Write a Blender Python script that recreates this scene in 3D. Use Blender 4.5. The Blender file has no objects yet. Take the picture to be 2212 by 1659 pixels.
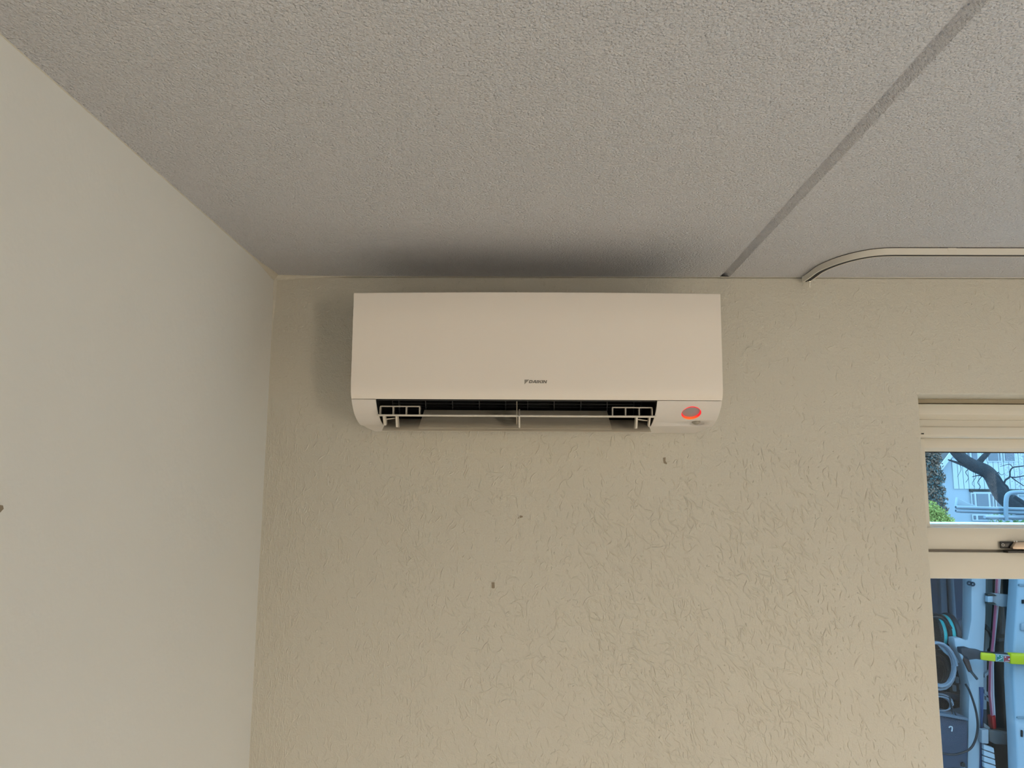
import bpy, bmesh, math, random
import numpy as np
from mathutils import Vector, Matrix

random.seed(7)
rng = np.random.default_rng(11)
scene = bpy.context.scene
COL = scene.collection

# ------------------------------------------------------------------ camera
D = 1.875            # camera to the wall that carries the air conditioner
EYE = 1.905          # camera height above the floor
HC = 0.545           # ceiling above the camera
CEIL = EYE + HC      # 2.45 m
XL = -0.633          # left wall
XRW = 3.05           # right wall
YR = -4.70           # rear wall (behind the camera)
F_PX, YAW, PITCH, ROLL = 1661.11, -0.01677, 0.1440, 0.00712
cy, sy, cp, sp = math.cos(YAW), math.sin(YAW), math.cos(PITCH), math.sin(PITCH)
FW = Vector((sy * cp, cy * cp, sp))
RT = Vector((cy, -sy, 0))
UP = RT.cross(FW)
RT, UP = (math.cos(ROLL) * RT + math.sin(ROLL) * UP, -math.sin(ROLL) * RT + math.cos(ROLL) * UP)
cd = bpy.data.cameras.new('camera')
cd.sensor_fit = 'HORIZONTAL'
cd.sensor_width = 36
cd.lens = F_PX / 2212 * 36
cd.clip_start, cd.clip_end = 0.02, 300
cam = bpy.data.objects.new('camera', cd)
COL.objects.link(cam)
m = Matrix((RT, UP, -FW)).transposed().to_4x4()
m.translation = Vector((0, -D, EYE))
cam.matrix_world = m
scene.camera = cam

# ------------------------------------------------------------------ light
world = bpy.data.worlds.new('overcast_sky')
scene.world = world
world.use_nodes = True
bg = world.node_tree.nodes['Background']
bg.inputs[0].default_value = (0.36, 0.70, 1.0, 1)
bg.inputs[1].default_value = 7.5

def area_light(name, loc, sx, sz, energy, color, rot):
    l = bpy.data.lights.new(name, 'AREA')
    l.shape = 'RECTANGLE'
    l.size, l.size_y = sx, sz
    l.energy, l.color = energy, color
    o = bpy.data.objects.new(name, l)
    o.location = loc
    o.rotation_euler = rot
    COL.objects.link(o)
    return o

# sky over the garden doors in the rear wall and over the window in the right wall: light falls in and down on the floor
def aim(o, target):
    o.rotation_euler = (Vector(target) - o.location).to_track_quat('-Z', 'Y').to_euler()
aim(area_light('rear_sky', (1.55, YR - 1.25, 2.75), 2.6, 1.6, 335, (1.0, 0.88, 0.735), (0, 0, 0)), (1.35, YR + 1.6, 0.0))
aim(area_light('side_sky', (XRW + 1.15, -2.2, 2.80), 2.4, 1.6, 235, (1.0, 0.90, 0.775), (0, 0, 0)), (1.6, -2.2, 0.0))
# added narrow warm lamp outside the rear doors, casts the unit's side shadow
area_light('rear_shadow_lamp', (2.30, YR - 0.30, 1.30), 0.36, 1.10, 46, (1.0, 0.82, 0.62), (math.pi / 2, 0, 0))
por = area_light('window_portal', (1.80, 0.28, 1.35), 1.7, 1.6, 1, (1, 1, 1), (-math.pi / 2, 0, 0))
por.data.cycles.is_portal = True

scene.view_settings.view_transform = 'Standard'
scene.view_settings.look = 'None'
scene.view_settings.exposure = -0.20
scene.view_settings.gamma = 1.0
scene.view_settings.use_curve_mapping = False

# ------------------------------------------------------------------ helpers
def P(x, d, h):
    """x right of the camera, d metres in front of it, h above it -> world"""
    return Vector((x, d - D, h + EYE))

def at(px, py, d):
    """point d metres in front of the camera seen at a photo pixel"""
    v = FW + RT * ((px - 1106) / F_PX) - UP * ((py - 829.5) / F_PX)
    v = v * (d / v.y)
    return Vector((v.x, v.y - D, v.z + EYE))

MATS = {}
def mat(name, col, rough=0.6, metal=0.0, bump=None, var=0.0, var_scale=6.0, spec=0.5, emit=None):
    """bump = (noise scale, strength, distance)"""
    if name in MATS:
        return MATS[name]
    M = bpy.data.materials.new(name)
    M.use_nodes = True
    nt = M.node_tree
    b = nt.nodes['Principled BSDF']
    b.inputs['Base Color'].default_value = (*col, 1)
    b.inputs['Roughness'].default_value = rough
    b.inputs['Metallic'].default_value = metal
    b.inputs['Specular IOR Level'].default_value = spec
    tc = nt.nodes.new('ShaderNodeTexCoord')
    if var:
        n = nt.nodes.new('ShaderNodeTexNoise')
        n.inputs['Scale'].default_value = var_scale
        n.inputs['Detail'].default_value = 3
        nt.links.new(tc.outputs['Object'], n.inputs['Vector'])
        r = nt.nodes.new('ShaderNodeMixRGB')
        r.inputs[1].default_value = (*[c * (1 - var) for c in col], 1)
        r.inputs[2].default_value = (*[min(1, c * (1 + var)) for c in col], 1)
        nt.links.new(n.outputs['Fac'], r.inputs[0])
        nt.links.new(r.outputs[0], b.inputs['Base Color'])
    if bump:
        n = nt.nodes.new('ShaderNodeTexNoise')
        n.inputs['Scale'].default_value = bump[0]
        n.inputs['Detail'].default_value = 3
        nt.links.new(tc.outputs['Object'], n.inputs['Vector'])
        bp = nt.nodes.new('ShaderNodeBump')
        bp.inputs['Strength'].default_value = bump[1]
        bp.inputs['Distance'].default_value = bump[2]
        nt.links.new(n.outputs['Fac'], bp.inputs['Height'])
        nt.links.new(bp.outputs[0], b.inputs['Normal'])
    if emit:
        b.inputs['Emission Color'].default_value = (*emit[0], 1)
        b.inputs['Emission Strength'].default_value = emit[1]
    MATS[name] = M
    return M

ROOT = {}      # object name -> world position of the thing it belongs to

def finish(o, me, material, parent, smooth, angle=35):
    if material is not None:
        me.materials.append(material)
    if smooth:
        me.polygons.foreach_set('use_smooth', [True] * len(me.polygons))
        me.set_sharp_from_angle(angle=math.radians(angle))
    COL.objects.link(o)
    if parent is not None:
        o.parent = parent
        ROOT[o.name] = ROOT[parent.name]
    return o

def mesh(name, verts, faces, material, parent=None, smooth=False, bevel=0.0, seg=2, angle=35, bang=30):
    vs = [Vector(v) for v in verts]
    if parent is not None:
        org = ROOT[parent.name]
    else:
        xs = [v.x for v in vs]; ys = [v.y for v in vs]; zs = [v.z for v in vs]
        org = Vector(((min(xs) + max(xs)) / 2, (min(ys) + max(ys)) / 2, min(zs)))
    bm = bmesh.new()
    bv = [bm.verts.new(v - org) for v in vs]
    for f in faces:
        try:
            bm.faces.new([bv[i] for i in f])
        except ValueError:
            pass
    bmesh.ops.recalc_face_normals(bm, faces=bm.faces)
    if bevel > 0:
        es = [e for e in bm.edges if len(e.link_faces) == 2 and e.calc_face_angle(0) > math.radians(bang)]
        bmesh.ops.bevel(bm, geom=es, offset=bevel, segments=seg, profile=0.5, affect='EDGES', clamp_overlap=True)
    me = bpy.data.meshes.new(name)
    bm.to_mesh(me)
    bm.free()
    o = bpy.data.objects.new(name, me)
    if parent is None:
        o.location = org
        ROOT[o.name] = org
    return finish(o, me, material, parent, smooth or bevel > 0, angle)

class Geo:
    """collects shapes into one vertex / face list"""
    def __init__(self):
        self.v, self.f = [], []
    def add(self, v, f):
        n = len(self.v)
        self.v += [Vector(a) for a in v]
        self.f += [[i + n for i in q] for q in f]
        return self
    def box(self, a, b):
        (x0, y0, z0), (x1, y1, z1) = a, b
        v = [(x, y, z) for x in (x0, x1) for y in (y0, y1) for z in (z0, z1)]
        return self.add(v, [(0, 1, 3, 2), (4, 6, 7, 5), (0, 4, 5, 1), (2, 3, 7, 6), (0, 2, 6, 4), (1, 5, 7, 3)])
    def prism_x(self, prof, x0, x1, nx=1, fn=None):
        """closed (y,z) outline swept along x"""
        n = len(prof)
        v = []
        for k in range(nx + 1):
            t = k / nx
            x = x0 + (x1 - x0) * t
            for (y, z) in prof:
                p = Vector((x, y, z))
                v.append(fn(p, t) if fn else p)
        f = [[k * n + i, k * n + (i + 1) % n, (k + 1) * n + (i + 1) % n, (k + 1) * n + i] for k in range(nx) for i in range(n)]
        f.append(list(range(n))[::-1])
        f.append([nx * n + i for i in range(n)])
        return self.add(v, f)
    def extrude(self, pts, vec):
        """closed polygon of 3-D points given thickness along vec"""
        n = len(pts)
        vec = Vector(vec)
        v = [Vector(p) for p in pts] + [Vector(p) + vec for p in pts]
        f = [[i, (i + 1) % n, n + (i + 1) % n, n + i] for i in range(n)]
        f += [list(range(n))[::-1], [n + i for i in range(n)]]
        return self.add(v, f)
    def tube(self, path, r, sides=10, closed=False, cap=True, flat=1.0):
        path = [Vector(p) for p in path]
        n = len(path)
        rs = r if isinstance(r, (list, tuple)) else [r] * n
        v = []
        ref = None
        for i, p in enumerate(path):
            if closed:
                t = path[(i + 1) % n] - path[i - 1]
            else:
                t = path[min(i + 1, n - 1)] - path[max(i - 1, 0)]
            t.normalize()
            if ref is None:
                ref = Vector((0, 0, 1)) if abs(t.z) < 0.9 else Vector((1, 0, 0))
            a = (ref - t * ref.dot(t)).normalized()
            ref = a
            b = t.cross(a)
            for k in range(sides):
                q = 2 * math.pi * k / sides
                v.append(p + a * (math.cos(q) * rs[i] * flat) + b * (math.sin(q) * rs[i]))
        f = []
        for i in range(n if closed else n - 1):
            j = (i + 1) % n
            for k in range(sides):
                l = (k + 1) % sides
                f.append([i * sides + k, i * sides + l, j * sides + l, j * sides + k])
        if cap and not closed:
            f.append(list(range(sides))[::-1])
            f.append([(n - 1) * sides + k for k in range(sides)])
        return self.add(v, f)
    def build(self, name, material, parent=None, **k):
        return mesh(name, self.v, self.f, material, parent, **k)

def smoothpath(pts, sub=6):
    """Catmull-Rom through the points"""
    pts = [Vector(p) for p in pts]
    out = []
    for i in range(len(pts) - 1):
        p0, p1, p2, p3 = pts[max(i - 1, 0)], pts[i], pts[i + 1], pts[min(i + 2, len(pts) - 1)]
        for k in range(sub):
            t = k / sub
            out.append(0.5 * ((2 * p1) + (p2 - p0) * t + (2 * p0 - 5 * p1 + 4 * p2 - p3) * t * t + (3 * p1 - p0 - 3 * p2 + p3) * t ** 3))
    out.append(pts[-1])
    return out

def thing(name, loc, label, cat, group=None):
    o = bpy.data.objects.new(name, None)
    o.location = loc
    o.empty_display_size = 0.1
    COL.objects.link(o)
    ROOT[o.name] = Vector(loc)
    tag(o, label, cat, group)
    return o

def tag(o, label=None, cat=None, group=None, kind=None):
    if label: o['label'] = label
    if cat: o['category'] = cat
    if group: o['group'] = group
    if kind: o['kind'] = kind
    return o

def raw_mesh(name, V, Fq, material, parent, smooth=True):
    """numpy quads -> object, fast path"""
    org = ROOT[parent.name]
    V = V - np.array(org)
    me = bpy.data.meshes.new(name)
    me.vertices.add(len(V)); me.vertices.foreach_set('co', V.astype(np.float32).ravel())
    nf = len(Fq); k = Fq.shape[1]
    me.loops.add(nf * k); me.loops.foreach_set('vertex_index', Fq.astype(np.int32).ravel())
    me.polygons.add(nf)
    me.polygons.foreach_set('loop_start', np.arange(0, nf * k, k, dtype=np.int32))
    me.polygons.foreach_set('use_smooth', np.full(nf, smooth))
    me.update(calc_edges=True)
    me.validate()
    o = bpy.data.objects.new(name, me)
    me.materials.append(material)
    COL.objects.link(o)
    o.parent = parent
    ROOT[o.name] = org
    return o

# ------------------------------------------------------------------ room materials
def plaster(name, col, grains, var=0.03):
    """grains: list of (type, scale, strength, distance)"""
    M = bpy.data.materials.new(name)
    M.use_nodes = True
    nt = M.node_tree
    b = nt.nodes['Principled BSDF']
    b.inputs['Roughness'].default_value = 0.85
    b.inputs['Specular IOR Level'].default_value = 0.2
    tc = nt.nodes.new('ShaderNodeTexCoord')
    n = nt.nodes.new('ShaderNodeTexNoise')
    n.inputs['Scale'].default_value = 1.7
    n.inputs['Detail'].default_value = 4
    nt.links.new(tc.outputs['Object'], n.inputs['Vector'])
    r = nt.nodes.new('ShaderNodeMixRGB')
    r.inputs[1].default_value = (*[c * (1 - var) for c in col], 1)
    r.inputs[2].default_value = (*[min(1, c * (1 + var)) for c in col], 1)
    nt.links.new(n.outputs['Fac'], r.inputs[0])
    nt.links.new(r.outputs[0], b.inputs['Base Color'])
    prev = None
    for kind, sc, st, di in grains:
        if kind == 'voronoi':
            t = nt.nodes.new('ShaderNodeTexVoronoi')
            t.feature = 'F1'
            t.inputs['Scale'].default_value = sc
            h = nt.nodes.new('ShaderNodeMath'); h.operation = 'MULTIPLY'; h.inputs[1].default_value = -1
            nt.links.new(t.outputs['Distance'], h.inputs[0])
            out = h.outputs[0]
        else:
            t = nt.nodes.new('ShaderNodeTexNoise')
            t.inputs['Scale'].default_value = sc
            t.inputs['Detail'].default_value = 2
            out = t.outputs['Fac']
            if kind == 'blobs':          # only the peaks of the noise stand out
                h = nt.nodes.new('ShaderNodeMapRange')
                h.inputs['From Min'].default_value = 0.58
                h.inputs['From Max'].default_value = 0.78
                nt.links.new(out, h.inputs['Value'])
                out = h.outputs[0]
        nt.links.new(tc.outputs['Object'], t.inputs['Vector'])
        bp = nt.nodes.new('ShaderNodeBump')
        bp.inputs['Strength'].default_value = st
        bp.inputs['Distance'].default_value = di
        nt.links.new(out, bp.inputs['Height'])
        if prev is not None:
            nt.links.new(prev.outputs[0], bp.inputs['Normal'])
        prev = bp
    nt.links.new(prev.outputs[0], b.inputs['Normal'])
    return M

M_WALL = plaster('cream_textured_plaster', (0.63, 0.605, 0.53), [('noise', 70, 0.5, 0.005), ('noise', 280, 0.45, 0.002)])
M_LEFT = plaster('pale_smooth_plaster', (0.79, 0.795, 0.77), [('noise', 45, 0.20, 0.003), ('noise', 170, 0.16, 0.001)])
M_CEIL = plaster('stippled_ceiling_plaster', (0.645, 0.65, 0.685), [('voronoi', 230, 0.70, 0.0042), ('noise', 400, 0.8, 0.0034)])
M_FLOOR = mat('oak_floor', (0.55, 0.43, 0.31), 0.5, var=0.2, var_scale=4)
M_SEAM = mat('filler', (0.66, 0.62, 0.52), 0.85, bump=(120, 0.3, 0.002))
M_FRAME = mat('cream_window_frame', (0.74, 0.70, 0.61), 0.45)
M_DARKGAP = mat('dark_gap', (0.03, 0.028, 0.025), 0.8)

# ------------------------------------------------------------------ room shell
WT = 0.30                                   # outer wall thickness
WX0, WX1 = 0.9605, 2.66                     # window opening in the back wall
WZ0, WZ1 = EYE - 1.36, EYE + 0.2515

# floor planks
fl = mesh('floor', *(lambda g: (g.v, g.f))(Geo().box((XL - 0.1, YR - 0.3, -0.12), (XRW + 0.1, 0.0, -0.012))), mat('subfloor', (0.12, 0.09, 0.07), 0.8))
tag(fl, kind='structure')
for i in range(20):
    x0 = XL + i * 0.185
    x1 = min(x0 + 0.182, XRW)
    if x1 > x0 + 0.02:
        Geo().box((x0, YR, -0.012), (x1, 0.0, 0.0)).build('plank', M_FLOOR, fl, bevel=0.0015, seg=1)

# ceiling of concrete planks with V grooves between them
GROOVES = [0.4985, 1.63, 2.76]
prof = [(XL - 0.1, CEIL + 0.25), (XL - 0.1, CEIL)]
for gx in GROOVES:
    prof += [(gx - 0.012, CEIL), (gx - 0.0035, CEIL + 0.011), (gx + 0.0005, CEIL + 0.012), (gx + 0.0125, CEIL + 0.0)]
prof += [(XRW + 0.1, CEIL), (XRW + 0.1, CEIL + 0.25)]
g = Geo().extrude([(x, YR - 0.3, z) for x, z in prof], (0, -YR + 0.3 + WT, 0))
ceiling = g.build('ceiling', M_CEIL)
tag(ceiling, kind='structure')

# back wall with the window opening (rounded plaster arrises)
def wall_with_hole(name, y0, y1, x0, x1, z0, z1, hx0, hx1, hz0, hz1, m_, bev=0.006):
    xs = [x0, hx0, hx1, x1]; zs = [z0, hz0, hz1, z1]
    v = []; idx = {}
    for j, y in enumerate((y0, y1)):
        for a, x in enumerate(xs):
            for b, z in enumerate(zs):
                idx[(a, b, j)] = len(v); v.append((x, y, z))
    f = []
    for a in range(3):
        for b in range(3):
            if (a, b) == (1, 1): continue
            for j in (0, 1):
                f.append([idx[(a, b, j)], idx[(a + 1, b, j)], idx[(a + 1, b + 1, j)], idx[(a, b + 1, j)]])
    def quad(p, q):
        f.append([idx[(*p, 0)], idx[(*q, 0)], idx[(*q, 1)], idx[(*p, 1)]])
    for a in range(3):
        quad((a, 0), (a + 1, 0)); quad((a, 3), (a + 1, 3)); quad((0, a), (0, a + 1)); quad((3, a), (3, a + 1))
    quad((1, 1), (2, 1)); quad((1, 2), (2, 2)); quad((1, 1), (1, 2)); quad((2, 1), (2, 2))
    o = mesh(name, v, f, m_, bevel=bev, seg=3)
    return tag(o, kind='structure')

wall_back = wall_with_hole('wall_back', 0.0, WT, XL - 0.1, XRW + 0.1, -0.1, CEIL + 0.0, WX0, WX1, WZ0, WZ1, M_WALL)
wl = Geo().box((XL - 0.15, YR - 0.3, -0.1), (XL, 0.0, CEIL)).build('wall_left', M_LEFT); tag(wl, kind='structure')
SY0, SY1, SZ0, SZ1 = -3.10, -1.30, 0.45, 2.15
g = Geo()
for a_, b_ in (((YR - 0.3, -0.1), (SY0, CEIL)), ((SY1, -0.1), (0.0, CEIL)), ((SY0, -0.1), (SY1, SZ0)), ((SY0, SZ1), (SY1, CEIL))):
    g.box((XRW, a_[0], a_[1]), (XRW + 0.12, b_[0], b_[1]))
wr = g.build('wall_right', M_LEFT); tag(wr, kind='structure')
w3 = thing('window_3', (XRW + 0.06, (SY0 + SY1) / 2, SZ0), None, None); tag(w3, kind='structure')
for a_, b_ in (((SY0, SZ0), (SY0 + 0.06, SZ1)), ((SY1 - 0.06, SZ0), (SY1, SZ1)), ((SY0 + 0.06, SZ0), (SY1 - 0.06, SZ0 + 0.06)), ((SY0 + 0.06, SZ1 - 0.06), (SY1 - 0.06, SZ1))):
    Geo().box((XRW + 0.03, a_[0], a_[1]), (XRW + 0.09, b_[0], b_[1])).build('window_frame', M_FRAME, w3, bevel=0.004)
RW0, RW1, RZ0, RZ1 = 0.45, 2.65, 0.10, 2.15
wall_rear = wall_with_hole('wall_rear', YR - 0.12, YR, XL - 0.1, XRW + 0.1, -0.1, CEIL, RW0, RW1, RZ0, RZ1, plaster('taupe_plaster', (0.36, 0.32, 0.27), [('noise', 170, 0.16, 0.001)]))
w2 = thing('window_2', ((RW0 + RW1) / 2, YR - 0.06, RZ0), None, None); tag(w2, kind='structure')
for a, b in (((RW0, RZ0), (RW0 + 0.05, RZ1)), ((RW1 - 0.05, RZ0), (RW1, RZ1)), ((RW0 + 0.05, RZ0), (RW1 - 0.05, RZ0 + 0.05)), ((RW0 + 0.05, RZ1 - 0.05), (RW1 - 0.05, RZ1))):
    Geo().box((a[0], YR - 0.09, a[1]), (b[0], YR - 0.03, b[1])).build('window_frame', M_FRAME, w2, bevel=0.004)
bb = Geo().box((XL, -0.014, 0.0), (XRW, 0.0, 0.075)).build('baseboard_back', M_FRAME, bevel=0.003); tag(bb, kind='structure')
bb = Geo().box((XL, YR, 0.0), (XL + 0.014, -0.015, 0.075)).build('baseboard_left', M_FRAME, bevel=0.003); tag(bb, kind='structure')

# uneven filler bead where walls and ceiling meet
def bead(path_fn, n, nrm_a, nrm_b, r0, mtl, parent, seed):
    rr = np.random.default_rng(seed)
    a, b = Vector(nrm_a), Vector(nrm_b)
    ph = rr.uniform(0, 6.28, 6)
    v, f = [], []
    for i in range(n + 1):
        t = i / n
        p = path_fn(t)
        w = sum(math.sin(t * k * 9 + ph[k - 1]) for k in range(1, 7)) / 6
        s = r0(t) * (1 + 0.35 * w)
        for q in (0.0, 0.25, 0.5, 0.75, 1.0):
            # concave quarter round from plane a to plane b
            c, sn = math.cos(q * math.pi / 2), math.sin(q * math.pi / 2)
            v.append(p + a * (s * (1 - sn) - 0.0004 * (q == 1)) + b * (s * (1 - c) - 0.0004 * (q == 0)))
        v.append(p - a * 0.002 - b * 0.002)
    for i in range(n):
        for k in range(6):
            l = (k + 1) % 6
            f.append([i * 6 + k, i * 6 + l, (i + 1) * 6 + l, (i + 1) * 6 + k])
    return mesh('filler_bead', v, f, mtl, parent, smooth=True, angle=60)

near = lambda t, L: math.exp(-(t * L / 0.10) ** 2)
bead(lambda t: Vector((XL + t * 3.6, 0, CEIL)), 220, (0, -1, 0), (0, 0, -1), lambda t: 0.0012 + 0.010 * near(t, 3.6), M_WALL, ceiling, 1)
bead(lambda t: Vector((XL, -t * 5.5, CEIL)), 260, (1, 0, 0), (0, 0, -1), lambda t: 0.0018 + 0.013 * near(t, 5.5), M_WALL, ceiling, 2)
bead(lambda t: Vector((XL, 0, CEIL - t * 2.4)), 160, (1, 0, 0), (0, -1, 0), lambda t: 0.0012 + 0.007 * near(t, 2.4), M_WALL, wall_back, 3)

# ------------------------------------------------------------------ trowelled ridges in the plaster of the back wall
def stroke_field():
    S = []          # x, z, angle, length, width, height, curl
    def put(n, xr, zr, ang, spread, L, Wd, Hh, curl):
        for _ in range(int(n * 3.0)):
            S.append((rng.uniform(*xr), rng.uniform(*zr), ang + rng.normal(0, spread), rng.uniform(*L) * rng.uniform(0.6, 1.1),
                      rng.uniform(*Wd), rng.uniform(*Hh), rng.normal(0, curl)))
    up = math.pi / 2
    z0, z1 = 0.75, EYE + 0.50
    put(330, (XL + 0.004, XL + 0.085), (z0, EYE + 0.18), up, 0.10, (0.018, 0.06), (0.0017, 0.0026), (0.0003, 0.0007), 4)      # combed strip in the corner
    put(420, (XL + 0.06, -0.20), (z0, EYE + 0.16), up, 0.42, (0.014, 0.045), (0.0018, 0.0030), (0.0003, 0.0008), 26)
    put(620, (-0.30, 0.42), (z0, EYE + 0.14), up, 0.60, (0.014, 0.046), (0.0018, 0.0032), (0.0003, 0.00085), 30)
    put(300, (-0.15, 0.45), (z0, EYE - 0.25), up + 0.9, 0.5, (0.014, 0.055), (0.0018, 0.0034), (0.0004, 0.0009), 26)
    put(560, (0.15, 0.70), (z0, EYE - 0.02), up + 0.65, 0.35, (0.016, 0.060), (0.0018, 0.0034), (0.0004, 0.0010), 18)         # diagonal sweeps
    put(420, (0.50, WX0), (z0, EYE + 0.10), up + 0.25, 0.40, (0.014, 0.050), (0.0018, 0.0032), (0.0004, 0.00095), 22)
    put(420, (0.42, WX1 + 0.3), (EYE + 0.05, z1), up + 0.1, 0.7, (0.012, 0.040), (0.0018, 0.0030), (0.0002, 0.0006), 26)
    put(80, (XL + 0.02, 0.45), (EYE + 0.40, CEIL - 0.02), up, 1.2, (0.006, 0.022), (0.002, 0.0034), (0.0002, 0.0005), 30)
    put(500, (XL + 0.02, WX0), (z0, EYE + 0.16), up, 0.9, (0.005, 0.014), (0.0018, 0.0034), (0.0003, 0.0007), 60)              # short dabs
    put(250, (0.1, 0.75), (z0, EYE - 0.15), up + 0.5, 0.6, (0.005, 0.016), (0.0018, 0.0034), (0.0003, 0.0008), 60)
    put(160, (WX1, XRW), (z0, z1), up, 0.5, (0.014, 0.05), (0.0018, 0.0032), (0.0004, 0.0009), 22)
    return S

NA, NC = 9, 5
RIDGE = 3.6
VV, FF = [], []
cs = np.linspace(-1, 1, NC)
base = 0
for (x, z, a, L, wd, hh, curl) in stroke_field():
    if x > WX0 - 0.025 and x < WX1 + 0.025 and z < WZ1 + 0.03:
        continue
    t = np.linspace(0, 1, NA)
    wob = rng.normal(0, 0.35, 3)
    th = a + curl * L * (t - 0.5) + wob[0] * np.sin(t * 6.3 + wob[1] * 5) * 0.8
    px = x + np.cumsum(np.cos(th)) * L / NA
    pz = z + np.cumsum(np.sin(th)) * L / NA
    px = np.clip(px, XL + 0.004, None); pz = np.clip(pz, 0.1, CEIL - 0.004)
    if ((px > WX0 - 0.008) & (px < WX1 + 0.008) & (pz < WZ1 + 0.008)).any():
        continue
    env = np.sin(np.pi * np.clip(t * 0.94 + 0.03, 0, 1)) ** 0.6
    hgt = hh * env * (0.75 + 0.25 * np.sin(t * 9 + wob[2] * 6))
    w_ = 0.78 * wd * (0.55 + 0.45 * env)
    nx, nz = -np.sin(th), np.cos(th)
    for i in range(NA):
        for c in cs:
            VV.append((px[i] + nx[i] * c * w_[i], 0.00012 - RIDGE * hgt[i] * (0.5 + 0.5 * math.cos(math.pi * c)), pz[i] + nz[i] * c * w_[i]))
    for i in range(NA - 1):
        for k in range(NC - 1):
            q = base + i * NC + k
            FF.append((q, q + 1, q + NC + 1, q + NC))
    base += NA * NC
FFa = np.array(FF)
VVa = np.array(VV)
# make the faces look into the room
e1 = VVa[FFa[:, 1]] - VVa[FFa[:, 0]]; e2 = VVa[FFa[:, 3]] - VVa[FFa[:, 0]]
flip = np.cross(e1, e2)[:, 1] > 0
FFa[flip] = FFa[flip][:, ::-1]
rd = raw_mesh('plaster_ridges', VVa, FFa, M_WALL, wall_back)
tag(rd, kind='stuff')

# screw holes and chips in the plaster
M_HOLE = mat('old_screw_hole', (0.29, 0.24, 0.175), 0.9)
def chip(x, z, pts, s=1.0):
    Geo().extrude([(x + a * s, -0.0012, z + b * s) for a, b in pts], (0, 0.0016, 0)).build('screw_hole', M_HOLE, wall_back)
chip(0.3398, EYE + 0.0862, [(-0.004, 0.007), (0.002, 0.008), (0.0015, -0.001), (0.005, -0.006), (0.004, -0.009), (-0.003, -0.006)])
chip(-0.0731, EYE - 0.211, [(-0.0035, 0.0065), (0.0035, 0.0065), (0.004, -0.0065), (0.0, -0.0075), (-0.0035, -0.006)])
chip(-0.008, EYE - 0.0512, [(-0.001, 0.004), (0.004, 0.003), (0.005, 0.0), (-0.001, -0.002), (-0.008, -0.004), (-0.006, -0.001)])
Geo().extrude([(XL - 0.0004, -0.945 + a, EYE - 0.0263 + b) for a, b in [(-0.012, 0.012), (0.004, 0.010), (0.006, 0.006), (-0.002, 0.000), (-0.003, -0.010), (-0.012, -0.014)]], (0.0016, 0, 0)).build('screw_hole', M_HOLE, wl)
# faint raised outlines left by things once fixed to the wall
for (ax, az, bx, bz) in ((-0.33, -0.158, 0.19, -0.158), (0.19, -0.158, 0.195, -0.30), (0.22, -0.205, 0.44, -0.203), (-0.335, -0.26, -0.33, -0.45)):
    p0, p1 = Vector((ax, 0.0006, EYE + az)), Vector((bx, 0.0006, EYE + bz))
    pts = [p0.lerp(p1, k / 24) + Vector((0.0010 * math.sin(k * 1.9), 0, 0.0010 * math.cos(k * 1.3))) for k in range(25)]
    Geo().tube(pts, 0.0013, 6).build('paint_line', M_WALL, wall_back, smooth=True)
# trowelled patch on the ceiling by the corner
def on_ceiling(px, py, drop=0.0):
    v = FW + RT * ((px - 1106) / F_PX) - UP * ((py - 829.5) / F_PX)
    v = v * ((HC - drop) / v.z)
    return Vector((v.x, v.y - D, CEIL - drop))
for pix in (((598, 537), (640, 538), (680, 544), (712, 556), (727, 568), (730, 580)), ((698, 537), (722, 545), (742, 553)), ((640, 566), (650, 567))):
    Geo().tube(smoothpath([on_ceiling(*p, -0.0004) for p in pix], 5), 0.0012, 8).build('trowel_ridge', M_CEIL, ceiling, smooth=True)

# ------------------------------------------------------------------ window in the back wall
def glass_mat():
    M = bpy.data.materials.new('window_glass')
    M.use_nodes = True
    nt = M.node_tree
    nt.nodes.remove(nt.nodes['Principled BSDF'])
    out = nt.nodes['Material Output']
    tr = nt.nodes.new('ShaderNodeBsdfTransparent'); tr.inputs[0].default_value = (0.93, 0.97, 1.0, 1)
    gl = nt.nodes.new('ShaderNodeBsdfGlossy'); gl.inputs['Roughness'].default_value = 0.0
    fr = nt.nodes.new('ShaderNodeFresnel'); fr.inputs[0].default_value = 1.22
    mx = nt.nodes.new('ShaderNodeMixShader')
    nt.links.new(fr.outputs[0], mx.inputs[0]); nt.links.new(tr.outputs[0], mx.inputs[1]); nt.links.new(gl.outputs[0], mx.inputs[2])
    nt.links.new(mx.outputs[0], out.inputs[0])
    return M
M_GLASS = glass_mat()
win = thing('window_1', ((WX0 + WX1) / 2, 0.1, WZ0), None, None)
tag(win, kind='structure')
def wbar(name, prof, x0=WX0, x1=WX1, m_=None, parent=None, bev=0.0012):
    """prof in (d, h) camera-relative"""
    return Geo().prism_x([(d - D, h + EYE) for d, h in prof], x0, x1).build(name, m_ or M_FRAME, parent or win, bevel=bev, seg=2, bang=25)
wbar('head_strip', [(1.965, 0.2515), (1.965, 0.2405), (2.12, 0.2405), (2.12, 0.2515)], m_=mat('shaded_head', (0.50, 0.43, 0.31), 0.6), bev=0.0006)  # brown tone holds the shade on the set-back frame head
wbar('head_gap', [(1.975, 0.2405), (1.975, 0.2365), (2.12, 0.2365), (2.12, 0.2405)], m_=M_DARKGAP, bev=0)  # dark strip put in for the shadow gap above the box
wbar('head_box', [(1.948, 0.2365), (1.946, 0.2100), (1.968, 0.1985), (2.10, 0.1985), (2.10, 0.2365)])
vent = wbar('ventilation_strip', [(1.968, 0.1985), (1.966, 0.1815), (1.960, 0.1790), (1.958, 0.1580), (1.962, 0.1535), (2.09, 0.1535), (2.09, 0.1985)])
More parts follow.
